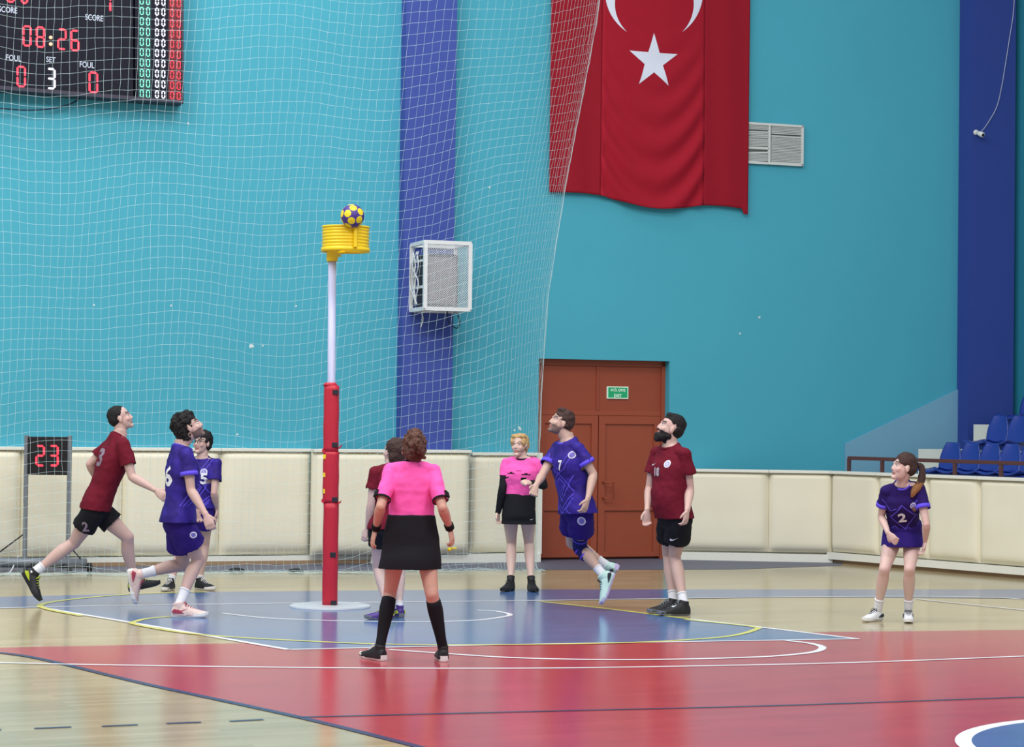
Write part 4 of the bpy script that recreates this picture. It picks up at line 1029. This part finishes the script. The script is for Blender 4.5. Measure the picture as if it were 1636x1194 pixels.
    for s in 'LR':
        d1 = el[s]-sh[s]; A = k*(.92 if fem else 1)*c.get('arm', 1); sf = c.get('slv', .0)
        loft(bm, [nb_-(S-H)*.07, nb_.lerp(sh[s], .5)-upT*.022, sh[s]-upT*.004], [.052*k, .056*k, .056*k], fT, 12, 2)
        ball(bm, sh[s], .058*A)
        loft(bm, [sh[s]-upT*.01, sh[s]+d1*.25, sh[s]+d1*.5, sh[s]+d1*sl], [.058*A, .061*A, (.061+sf)*A, (.061+sf)*A], fT, 16, 2)
        cuts.append((sh[s]+d1*sl, d1.normalized(), -.095))
    m = c['shirt']
    # drop everything above the neckline
    nk = H+(S-H)*1.125+fT*.02; cuts.append((nk, (upT+fT*.3).normalized(), .1))
    so = garment('shirt', bm, cuts, m, root, amp=c.get('wr', .0075), sc=12, seed=c['seed'])
    bv = world_bvh(so)
    # collar ring
    bm = bmesh.new(); ring = []
    cm = c.get('collar')
    rr_ = nr_*1.22
    pts = [H+(S-H)*1.125+fT*(.004+rr_*1.12*math.cos(a*math.pi/12))+rS*rr_*1.2*math.sin(a*math.pi/12)-upT*(.004+.022*math.cos(a*math.pi/12)) for a in range(25)]
    loft(bm, pts, [(.011, .006)]*25, upT, 8, 1); obj('collar', bm, cm or m, so, True)
    if c.get('cuff'):
        for s in 'LR':
            d1 = el[s]-sh[s]; A = k*(.92 if fem else 1)*c.get('arm', 1); sf = c.get('slv', 0); cw = c.get('cuffw', .035)/d1.length
            bm = bmesh.new(); loft(bm, [sh[s]+d1*(sl-cw), sh[s]+d1*(sl+.005)], [(.0625+sf)*A, (.0635+sf)*A], fT, 20, 1, caps=False)
            o = obj('sleeve_cuff', bm, c['cuff'], so, True); q = o.modifiers.new('s', 'SOLIDIFY'); q.thickness = .004; q.offset = 1
    # ---- long undersleeves / wristbands
    if c.get('under'):
        for s in 'LR':
            d1 = el[s]-sh[s]; d2 = wr[s]-el[s]; A = .92*k
            bm = bmesh.new(); loft(bm, [sh[s]+d1*.3, sh[s]+d1*.8, el[s], el[s]+d2*.3, el[s]+d2*.97, wr[s]+d2*.06], [.052*A, .046*A, .045*A, .046*A, .033*A, .034*A], fT, 14, 2); ball(bm, el[s], .045*A)
            me = remesh(bm, .006, 2); wrinkle(me, .002, 20, 2); link_mesh('undersleeve', me, blackc, root, True)
    if c.get('bands'):
        for s in 'LR':
            d2 = (wr[s]-el[s]); bm = bmesh.new(); A = .92*k
            loft(bm, [wr[s]-d2*.22, wr[s]-d2*.20, wr[s]-d2*.02, wr[s]], [.034*A, .038*A, .036*A, .031*A], fT, 16, 1); obj('wristband', bm, blackc, root, True)
    if c.get('patch'):
        for s in 'LR':
            d1 = el[s]-sh[s]; q = sh[s]+d1*(sl-.14); o_ = (q-S); o_ = o_-d1.normalized()*o_.dot(d1.normalized()); o_ = (o_.normalized()+fT*c['patch']).normalized()
            t_ = o_.cross(d1).normalized(); bm = bmesh.new(); obox(bm, q+o_*.062*k, t_*.024, d1.normalized()*.024, o_*.008); bev(bm, .004); obj('sleeve_badge', bm, blackc, so)
    # ---- shorts or skirt
    top = .34 if c.get('tuck') else hem+.12
    if c.get('skirt'):
        hz = P(c['skirt'][0], c['skirt'][1], D).z; bm = bmesh.new(); z0 = hz-.03; w1 = c['skirt'][2]; d1_ = c['skirt'][3]
        tp_ = H+(S-H)*top; pts = [tp_, H+(S-H)*.06, H-Vector((0, 0, .06)), Vector((H.x, H.y, hz+(H.z-.06-hz)*.4))+fB*c.get('skoff', 0)*.7, Vector((H.x+c.get('skx', 0), H.y, hz-.07))+fB*c.get('skoff', 0)]
        wl = .145*k*girth; rad = [(wl+.022, .11*k+.012), (min(.182*k+.014, w1*.93), .125*k+.015), (min(.185*k+.02, w1*.97), .13*k+.018), (w1*.97, d1_*.95), (w1*1.03, d1_)]
        loft(bm, pts, rad, rH, 26, 3)
        lo = garment(c.get('skname', 'skirt'), bm, [(Vector((H.x, H.y, hz)), Vector((0, 0, -1)), .5)], c['bottom'], root, amp=.004, sc=6, seed=c['seed']+3)
    else:
        bm = bmesh.new(); trunk(bm, -.17, max(.37, top), .014 if not c.get('tuck') else .02); cuts = []; hf = c.get('short', .48); sw_ = c.get('shortw', .105)
        for s in 'LR':
            e1 = kn[s]-hp[s]; q = hf if not isinstance(hf, dict) else hf[s]
            loft(bm, [hp[s]+Vector((0, 0, .05)), hp[s]+e1*.1, hp[s]+e1*.3, hp[s]+e1*q], [.1*k, .108*k, (sw_*k+.0), sw_*k*1.05], rH, 18, 2)
            cuts.append((hp[s]+e1*q, e1.normalized(), -.14))
        cuts.append((H+(S-H)*top, upT, .3))
        lo = garment('shorts', bm, cuts, c['bottom'], root, amp=c.get('wr', .0075), sc=12, seed=c['seed']+3)
    bl = world_bvh(lo)
    # ---- socks, shoes, brace
    for s in 'LR':
        e2 = an[s]-kn[s]; Lk = (.96 if fem else 1)*k*c.get('leg', 1.0); so_ = c.get('sock', .8); hl, d, u_ = foot[s]
        legb = -fH; mid = (hp[s]+an[s])/2-kn[s]
        if mid.length > .05: legb = mid.normalized()
        st = [(.1, .052, .006), (.28, .057, .016), (.5, .049, .010), (.78, .037, 0), (1.0, .036, 0)]
        pts = [kn[s]+e2*so_]; ra = []
        def rad_at(t):
            for (a, ra_, oa), (b, rb_, ob) in zip(st, st[1:]):
                if t <= b: q = (t-a)/(b-a); return lerp_(ra_, rb_, q), lerp_(oa, ob, q)
            return .036, 0
        tt = [so_+(1-so_)*i/5 for i in range(6)]; pts = []; ra = []
        for t in tt: a, o_ = rad_at(t); pts.append(kn[s]+e2*t+legb*o_); ra.append(a*Lk+.004)
        pts.append(hl+d*.055+u_*.05); ra.append(.036*Lk)
        bm = bmesh.new(); loft(bm, pts, ra, rH, 16, 2); so2 = obj('sock', bm, c['sockm'], root, True)
        if so_ > .5:
            bm = bmesh.new(); loft(bm, [pts[0], pts[0]+e2*.03], [ra[0]+.002, ra[0]+.002], rH, 16, 1); obj('sock_band', bm, c['sockm'], so2, True)
        sh_ = c['shoe']; shoe(root, hl, d, u_, (.27 if fem else .30)*k, *sh_)
    if c.get('brace'):
        s = c['brace']; e1 = kn[s]-hp[s]; e2 = an[s]-kn[s]; bm = bmesh.new(); nv = cloth('navy_brace', (34, 30, 92))
        loft(bm, [hp[s]+e1*.66, hp[s]+e1*.85, kn[s], kn[s]+e2*.12, kn[s]+e2*.33], [.072*k, .068*k, .067*k, .064*k, .062*k], rH, 16, 2); ball(bm, kn[s], .061*k)
        me = remesh(bm, .006, 3); bo_ = link_mesh('knee_brace', me, nv, root, True)
        for A_, t in ((e1, .72), (e2, .06), (e2, .26)):
            p = hp[s]+e1*t if A_ is e1 else kn[s]+e2*t; dr_ = (A_.normalized()+rH*.1).normalized(); bm = bmesh.new(); loft(bm, [p, p+dr_*.012], [.0715*k if A_ is e1 else .0675*k]*2, rH, 20, 1); obj('brace_band', bm, viol, bo_, True)
    ctx = dict(root=root, shirt=so, bottom=lo, bv=bv, bl=bl, fT=fT, rS=rS, upT=upT, H=H, S=S, fH=fH, rH=rH, k=k, an=an, kn=kn, wr=wr, hd=hd, hp_=hp_)
    return ctx
def deco(x, name, poly, t, off, m, back=False, on='shirt', lift=.003):
    """t: height fraction pelvis to shoulder, off: metres to the person's right"""
    if on == 'shirt': f_, r_, u_, bv, par = x['fT'], x['rS'], x['upT'], x['bv'], x['shirt']; c_ = x['H']+(x['S']-x['H'])*t+r_*off
    else: f_, r_, u_, bv, par = x['fH'], x['rH'], Vector((0, 0, 1)), x['bl'], x['bottom']; c_ = x['H']+Vector((0, 0, t))+r_*off
    rt = -r_ if not back else r_      # viewer's right
    return project_decal(name, poly[0], poly[1], c_, rt, u_, bv, m, par, lift)
def deco_dir(x, name, poly, px, py, dirv, m, on='bottom', D=None, up=Vector((0, 0, 1)), lift=.003):
    """throw the drawing on to the cloth seen at this pixel, facing dirv"""
    bv = x['bl'] if on == 'bottom' else x['bv']; par = x['bottom'] if on == 'bottom' else x['shirt']
    d = ray(px, py).normalized(); h = bv.ray_cast(CAM, d)
    if h[0] is None: print('miss', name); return None
    n = dirv.normalized(); rt = up.cross(n).normalized()
    return project_decal(name, poly[0], poly[1], h[0], rt, up, bv, m, par, lift, .008)

CAMD = Vector((0, -1, 0))
black_sh = mat('black_shoe', (28, 28, 32), .55, .4, .1, 30); white_sh = mat('white_shoe', (224, 226, 230), .5, .4, .04, 30); sole_w = mat('white_sole', (228, 226, 224), .5); lime = mat('lime_patch', (176, 190, 40), .5); mint = mat('mint_shoe', (196, 228, 222), .5); lav = mat('lavender_sole', (196, 180, 222), .5); pinks = mat('pink_marbled_shoe', (222, 196, 190), .5, .4, .25, 40); reds = mat('red_sole_mark', (168, 60, 84), .5); purs = mat('purple_shoe', (72, 48, 130), .5); greyl = mat('grey_sole', (108, 112, 122), .5); lace_b = mat('dark_laces', (40, 44, 60), .6)
short_hair = [(-.024, 0, .044, .095, .079, .086, 16), (-.05, 0, .014, .070, .077, .078, 14)]
PEOPLE = [
 dict(id='A', seed=1, label='man in maroon shirt and black shorts running right at the far left', D=19.75, k=1.0, pel=(153, 812), S=(187, 710), yawH=-100, yawS=-118, yaw=-96, pitch=22, head=(193, 668.5), hk=.92,
  elR=(211, 762), wrR=(249, 784, -.28), hdR=(258, 791, -.3), elL=(144, 742, .15), wrL=(162, 778, .28), hdL=(170, 788, .25), anR=(53, 916, -.05), anL=(213, 929, .25), knR=(118, 868), knL=(204, 859),
  ftR=('a', (22, 36, -8), (22, -14, 0)), ftL=('a', (48, -11, -10), (8, 40, 0) and (10, -40, 0)), skin=(206, 172, 164), brow=(50, 40, 40), hair=short_hair, haircol='black', hamp=.002, shirt=maroon, bottom=blackc, hem=-.02, sleeve=.66, slv=.004, loose=.02, short=.54, shortw=.106, sock=.76, sockm=whites, shoe=(black_sh, black_sh, lime), arm=1.04, leg=1.06),
 dict(id='B', seed=2, label='bushy-haired man in purple kit, number 6 on back, striding right with bent knees', D=18.8, k=1.02, pel=(286, 834), S=(291, 727), yawH=-95, yawS=-112, yaw=-98, pitch=30, head=(303, 683), hk=.98,
  elR=(305, 783), wrR=(329, 823, -.3), hdR=(336, 842, -.32), elL=(300, 788, .2), wrL=(309, 813, .3), hdL=(314, 826, .3), anR=(285, 957, -.1), anL=(222, 918, .15), knR=(317, 894), knL=(293, 903),
  ftR=('g', -92), ftL=('a', (6, 50, 8), (30, -4, 0)), skin=(204, 170, 162), stubble=.75, stub=(50, 40, 42), hair=[(-.03, 0, .058, .108, .092, .098, 16), (-.07, 0, .01, .07, .086, .09, 14), (-.06, 0, -.04, .05, .07, .06), (.03, 0, .10, .05, .06, .035)], haircol='black', hamp=.014,
  shirt=purp, bottom=purp_s, hem=.0, sleeve=.6, slv=.008, cuff=viol, collar=viol, loose=.026, short=.62, shortw=.122, sock=.64, sockm=whites, shoe=(pinks, sole_w, reds), flare=.1),
 dict(id='C', seed=3, fem=False, label='person with glasses in purple kit numbered 5, half hidden behind the bushy-haired runner', D=21.6, k=.9, pel=(316, 815), S=(322, 741), yawH=10, yawS=15, yaw=30, pitch=8, head=(323, 708), hk=.92,
  elR=(307, 786), wrR=(304, 818), hdR=(304, 830), elL=(342, 788), wrL=(346, 815), hdL=(347, 828), anR=(273, 928, .0), anL=(319, 928, .1), knR=(293, 870), knL=(327, 870),
  ftR=('g', 10), ftL=('g', -50), skin=(206, 172, 162), glasses=True, hair=[(-.02, 0, .048, .102, .085, .09, 16), (-.05, 0, .0, .07, .082, .085, 14), (.06, 0, .075, .035, .06, .025)], haircol='black', hamp=.008,
  shirt=purp, bottom=purp_s, hem=.05, sleeve=.6, slv=.006, loose=.02, short=.5, shortw=.11, sock=.84, sockm=whites, shoe=(black_sh, sole_w, None)),
 dict(id='D', seed=4, fem=True, label='dark-haired woman in maroon shirt and black shorts, partly hidden behind the front referee', D=18.85, k=.95, pel=(622, 845), S=(624, 755), yawH=155, yawS=150, yaw=140, pitch=12, head=(629, 722), hk=.95,
  elL=(593, 805), wrL=(587, 845), hdL=(581, 862), elR=(652, 808), wrR=(650, 845), hdR=(648, 862), anL=(621, 966, -.1), anR=(638, 966, .1), knL=(604, 908), knR=(638, 908),
  ftL=('g', 75), ftR=('g', 150), skin=(212, 184, 180), hair=[(-.025, 0, .04, .098, .084, .09, 16), (-.06, 0, -.03, .06, .082, .1, 14), (-.055, 0, -.12, .045, .07, .07), (-.05, 0, -.17, .03, .05, .05)], haircol='brown', hamp=.006,
  shirt=maroon, bottom=blackc, hem=-.0, sleeve=.55, slv=.006, loose=.018, short=.4, shortw=.1, sock=.86, sockm=whites, shoe=(purs, greyl, lime), arm=1.05),
 dict(id='E', seed=5, fem=True, label='referee seen from behind in pink shirt, black skirt and black knee socks', D=15.6, k=1.0, pel=(657, 858), S=(658, 753), yawH=178, yawS=180, yaw=172, pitch=10, head=(661, 717), hk=.98, hw=.150,
  elL=(608, 810), wrL=(600, 846), hdL=(594, 870), elR=(707, 812), wrR=(719, 845), hdR=(723, 866), curlR=.6, curlL=.35, anL=(607, 1026), anR=(708, 1024), knL=(623, 948), knR=(690, 950),
  ftL=('g', 140), ftR=('g', 172), skin=(206, 158, 140), hair=[(-.02, 0, .038, .096, .082, .088, 16), (-.05, 0, .0, .07, .08, .08, 14), (-.07, .0, .085, .045, .05, .045), (-.03, .0, .115, .045, .05, .03)], hairt=[[(-.085, 0, .085, .03), (-.125, .01, .06, .035), (-.13, .03, .02, .028), (-.125, .05, -.02, .02), (-.115, .07, -.05, .01)], [(-.09, 0, .07, .03), (-.12, -.02, .03, .03), (-.115, -.03, -.03, .02), (-.10, -.025, -.07, .01)]], haircol='auburn', hamp=.012,
  shirt=pink, bottom=blackc, collar=blackc, hem=.26, tuck=True, sleeve=.8, slv=-.003, cuff=blackc, cuffw=.014, patch=-.55, bands=True, loose=.024, flare=.0, blouse=.012, leg=.93, skx=-.012, skirt=(650, 908, .222, .20), sock=.1, sockm=blackc, shoe=(black_sh, sole_w, None)),
 dict(id='F', seed=6, fem=True, label='blond referee facing the camera in pink shirt over black long sleeves with a black skirt', D=22.0, k=.98, pel=(829, 815), S=(833, 740), yawH=5, yawS=10, yaw=25, pitch=6, head=(830.5, 712), hk=.95,
  elR=(803, 781), wrR=(796, 818), hdR=(795, 832), elL=(869, 776), wrL=(849, 772, -.2), hdL=(835, 770, -.28), palmL=(0, .6, -.6), thumbL=(0, 0, 1), curlL=1.0, anR=(816, 922), anL=(849, 922), knR=(817, 868), knL=(845, 868),
  ftR=('g', 22), ftL=('g', -12), skin=(216, 184, 172), lip=(190, 125, 120), brow=(150, 116, 90), mic=True, hair=[(-.022, 0, .040, .096, .081, .086, 16), (-.055, 0, .01, .068, .078, .076, 14), (.03, .03, .085, .05, .05, .03), (.03, -.03, .085, .05, .05, .03), (.045, .062, .03, .03, .022, .04), (.045, -.062, .03, .03, .022, .04)], haircol='blond', hamp=.006, pony=[(-.10, 0, .03, .02), (-.13, 0, .02, .03), (-.14, 0, -.05, .025), (-.13, 0, -.1, .01)],
  shirt=pink, bottom=blackc, collar=blackc, turtle=True, hem=.30, tuck=True, sleeve=.56, slv=-.008, under=True, loose=.02, flare=.0, blouse=.014, skirt=(829, 837.5, .178, .135), sock=.86, sockm=blackc, shoe=(black_sh, black_sh, None, 'shoe', .03)),
 dict(id='G', seed=7, label='man in purple kit numbered 7 with a knee brace, mid-jump before the brown door', D=19.8, k=1.0, air=.05, pel=(922, 818), S=(907, 716), yawH=62, yawS=57, hw=.165, yaw=72, pitch=24, head=(896, 676), hk=.96,
  elL=(948, 758), wrL=(939, 798, -.28), hdL=(934, 813, -.3), elR=(866, 760, .0), wrR=(857, 775, -.2), hdR=(852, 789, -.25), curlR=.7, anL=(965, 920, .05), anR=(972, 905, .35), knL=(926, 875), knR=(914, 868),
  ftL=('a', (-14, 38, -6), (-30, -12, -4)), ftR=('a', (-14, 20, 30), (-34, -14, 0)), skin=(200, 166, 152), stubble=.7, stub=(66, 52, 50), hair=[(-.02, 0, .050, .098, .081, .088, 16), (-.045, 0, .018, .074, .079, .076, 14), (.035, 0, .10, .045, .055, .03)], haircol='brown', hamp=.007,
  shirt=purp, bottom=purp_s, hem=-.02, sleeve=.62, slv=.010, cuff=viol, collar=viol, loose=.026, short=.55, shortw=.115, flare=.1, brace='L', sock=.72, sockm=whites, shoe=(mint, lav, lace_b)),
 dict(id='H', seed=8, label='man with full black beard in maroon shirt numbered 18, standing by the brown door', D=19.55, k=1.02, pel=(1078, 830), S=(1071, 725), yawH=64, yawS=52, yaw=80, pitch=24, head=(1070.5, 685), hk=1.02, hw=.18,
  elL=(1102, 780), wrL=(1098, 816, -.24), hdL=(1095, 834, -.26), elR=(1038, 780), wrR=(1034, 816), hdR=(1033, 832), anL=(1093, 955, -.08), anR=(1076, 955, .1), knL=(1078, 890), knR=(1068, 888),
  ftL=('g', 72), ftR=('g', 68), skin=(208, 174, 164), brow=(34, 28, 30), belly=.07, girth=1.03, hair=[(-.024, 0, .058, .098, .0785, .080, 16), (-.052, 0, .014, .070, .077, .078, 14), (.03, 0, .10, .045, .055, .028)], haircol='black', hamp=.004, stubble=1.0, stub=(24, 20, 22), beard=[(.042, 0, -.092, .050, .056, .042, 14), (.066, 0, -.115, .030, .034, .034), (.0, 0, -.07, .045, .074, .034), (.092, 0, -.048, .008, .026, .006), (.07, 0, -.09, .032, .034, .022)],
  shirt=maroon, bottom=blackc, hem=.02, sleeve=.60, slv=.012, loose=.018, short=.55, shortw=.112, sock=.75, sockm=whites, shoe=(black_sh, greyl, None), arm=1.05),
 dict(id='I', seed=9, fem=True, label='woman with a long ponytail in dark purple kit numbered 2, leaning forward on the right', D=19.2, k=.95, pel=(1443, 858, .05), S=(1442, 782, -.2), yawH=8, yawS=12, yaw=75, pitch=12, head=(1443.5, 747, -.28), hk=.98, hw=.150, tilt=-.12,
  elR=(1408, 826), wrR=(1419, 852, -.25), hdR=(1431, 865, -.28), palmR=(.2, .9, .2), elL=(1480, 838), wrL=(1478, 866, -.2), hdL=(1475, 882, -.2), anR=(1402, 966, -.02), anL=(1451, 968, -.05), knR=(1413, 910), knL=(1453, 910),
  ftR=('g', 45), ftL=('g', 8), skin=(214, 182, 174), hair=[(-.016, 0, .046, .097, .082, .087, 16), (-.05, 0, .008, .07, .079, .072, 14)], haircol='brown', hamp=.003, pony=[(-.11, 0, .045, .018), (-.15, -.01, .04, .026), (-.165, -.03, -.03, .03), (-.15, -.04, -.11, .034), (-.12, -.04, -.18, .030), (-.11, -.03, -.23, .012)], ponycol='ginger',
  shirt=navyj, bottom=purp_s, hem=.2, sleeve=.58, slv=.006, cuff=viol, collar=viol, loose=.02, skirt=(1441, 873, .195, .185), skoff=.06, skname='shorts', sock=.70, sockm=whites, shoe=(white_sh, sole_w, lace_b)),
]
PX = {c['id']: build_person(c) for c in PEOPLE}
def num(s, h, w): return text_poly(s, h, w, .035)
badge_w = cloth('pale_badge', (205, 205, 225)); badge_i = cloth('badge_ring', (120, 110, 190))
def badge(x, t, off, r=.035, back=False, m1=badge_w, m2=badge_i, on='shirt'):
    deco(x, 'badge', disc_poly(r), t, off, m1, back, on, .003); deco(x, 'badge_ring', disc_poly(r*.68), t, off, m2, back, on, .0045); deco(x, 'badge_emblem', lines_poly([[(-r*.3, -r*.2), (0, r*.35), (r*.3, -r*.2)], [(-r*.3, -r*.3), (r*.3, -r*.3)]], r*.16), t, off, m1, back, on, .006)
# A
deco(PX['A'], 'shirt_number', num('3', .17, .10), .74, .05, greyp2, True); deco_dir(PX['A'], 'shorts_number', num('2', .09, .055), 136, 842, CAMD+Vector((-.2, 0, 0)), greyp2)
# B
deco(PX['B'], 'shirt_number', num('6', .18, .12), .68, .07, whp, True)
for r0_, m_ in ((.028, badge_w), (.018, badge_i)): deco_dir(PX['B'], 'badge', disc_poly(r0_), 309, 855, CAMD, m_, lift=.003 if m_ is badge_w else .005)
deco_dir(PX['B'], 'print_lines', lines_poly([[(-.06, -.1), (.02, .02), (.06, .16)], [(-.03, -.1), (.06, .0)], [(.0, -.1), (.06, -.04)]], .008), 300, 790, CAMD, prnt, on='shirt')
# jersey print of the purple kit
L1 = [[(-.11, .02), (0, .13), (.11, .02), (0, -.13), (-.11, .02)], [(-.07, .02), (0, .085), (.07, .02), (0, -.08), (-.07, .02)], [(-.14, -.06), (0, -.2), (.14, -.06)], [(-.14, -.1), (0, -.24), (.14, -.1)]]
L2 = [[(-.15, .30), (-.09, .17), (0, .12), (.09, .17), (.15, .30)], [(-.13, .33), (-.07, .21), (0, .165), (.07, .21), (.13, .33)]]
L3 = [[(-.13, -.13), (-.06, -.2), (-.13, -.24)], [(.13, -.13), (.06, -.2), (.13, -.24)], [(-.05, .02), (0, -.04), (.05, .02)], [(-.15, .1), (-.1, .02), (-.14, -.04)], [(.15, .1), (.1, .02), (.14, -.04)]]
for idn, t in (('C', .45), ('G', .42)):
    deco(PX[idn], 'print_lines', lines_poly(L1, .008), t, 0, prnt); deco(PX[idn], 'print_lines', lines_poly(L2, .006), t, 0, prnt); deco(PX[idn], 'print_lines', lines_poly(L3, .007), t, 0, prnt)
deco_dir(PX['C'], 'shirt_number', num('5', .11, .07), 326, 765, PX['C']['fT'], whp, on='shirt', lift=.006); badge(PX['C'], .82, -.08)
deco_dir(PX['G'], 'shirt_number', num('7', .095, .048), 895, 744, PX['G']['fT']+CAMD*.3, whp, on='shirt', lift=.006)
for r0_, m_ in ((.034, badge_w), (.023, badge_i)): deco_dir(PX['G'], 'badge', disc_poly(r0_), 914, 727, PX['G']['fT']+CAMD*.6, m_, on='shirt', lift=.004 if m_ is badge_w else .006)
for r0_, m_ in ((.038, badge_w), (.026, badge_i)): deco_dir(PX['G'], 'badge', disc_poly(r0_), 929, 833, CAMD+Vector((-.2, 0, 0)), m_, lift=.003 if m_ is badge_w else .005)
# H
deco(PX['H'], 'shirt_number', num('18', .085, .07), .74, .02, greyp2); deco(PX['H'], 'shirt_number', num('18', .072, .056), .74, .02, cloth('light_grey_print', (190, 180, 188)), lift=.005)
badge(PX['H'], .86, -.09, .033, m1=cloth('white_badge', (225, 225, 235)), m2=cloth('lilac_badge', (170, 165, 215))); deco(PX['H'], 'tick_mark', swoosh(.06), .85, .075, whp)
deco_dir(PX['H'], 'tick_mark', swoosh(.075), 1077, 862, CAMD, whp)
# I
deco(PX['I'], 'shirt_number', num('2', .105, .07), .58, .01, whp, lift=.006); deco(PX['I'], 'print_lines', lines_poly([[(-.11, .0), (0, .13), (.11, .0), (0, -.13), (-.11, .0)]], .009), .58, 0, prnt)
deco(PX['I'], 'print_lines', lines_poly([[(-.16, .16), (-.1, .08), (-.05, .1)], [(.14, .16), (.08, .08)], [(-.14, -.14), (-.08, -.1), (-.03, -.16), (.03, -.12), (.08, -.17), (.13, -.12)], [(-.12, -.17), (-.05, -.14), (.02, -.18), (.1, -.15)]], .007), .58, 0, prnt); badge(PX['I'], .8, -.085, .026)
# referees
deco(PX['F'], 'chest_pocket', lines_poly([[(-.035, 0), (.035, 0)], [(-.012, .01), (.012, .01)]], .009), .78, .075, blackc); deco(PX['F'], 'chest_pocket', lines_poly([[(-.04, 0), (.04, 0)], [(-.012, .01), (.012, .01)]], .009), .76, -.075, blackc)
deco(PX['F'], 'chest_badge', ([(-.026, -.022), (.026, -.022), (.026, .022), (-.026, .022)], [(0, 1, 2, 3)]), .65, -.055, blackc); deco(PX['F'], 'shirt_mark', lines_poly([[(-.025, 0), (.025, 0)]], .005), .84, .0, cloth('plum_print', (150, 50, 110)))
deco_dir(PX['F'], 'tick_mark', swoosh(.035), 850, 830, CAMD, whp)
x = PX['F']
sb_b = bmesh.new(); q = x['S']+x['rS']*.155-x['upT']*.12; ell(sb_b, q+x['rS']*.035, x['rS']*.012, x['upT']*.03, x['fT']*.025); obj('sleeve_badge', sb_b, blackc, x['shirt'], True)
# whistle in the front referee's hand
x = PX['E']; g = x['wr']['R']+(x['hd']['R']-x['wr']['R']).normalized()*.135+Vector((-.01, .0, -.01))
wt = thing('whistle', g, 'small yellow whistle held in the right hand of the front referee', 'whistle')
ylw = mat('yellow_whistle', (222, 215, 40), .4)
bm = bmesh.new(); loft(bm, [g+Vector((-.02, -.011, -.005)), g+Vector((-.02, .011, -.005))], [.014, .014], (0, 0, 1), 16, 1); obox(bm, g+Vector((.008, 0, .003)), (.024, 0, .0), (0, .009, 0), (0, 0, .006)); obj('whistle_body', bm, ylw, wt, True)

def shoe_mark(idn, px, py, w, m):
    d = ray(px, py).normalized(); best = None
    for o in PX[idn]['root'].children:
        if not o.name.startswith('shoe'): continue
        bv = world_bvh(o); h = bv.ray_cast(CAM, d)
        if h[0] is not None and (best is None or h[3] < best[0]): best = (h[3], h[0], bv, o)
    if best: p_, f_ = swoosh(w); project_decal('tick_mark', p_, f_, best[1], Vector((1, 0, 0)), Vector((0, 0, 1)), best[2], m, best[3], .004, .006)
shoe_mark('H', 1078, 968, .055, whp); shoe_mark('B', 292, 975, .09, reds)
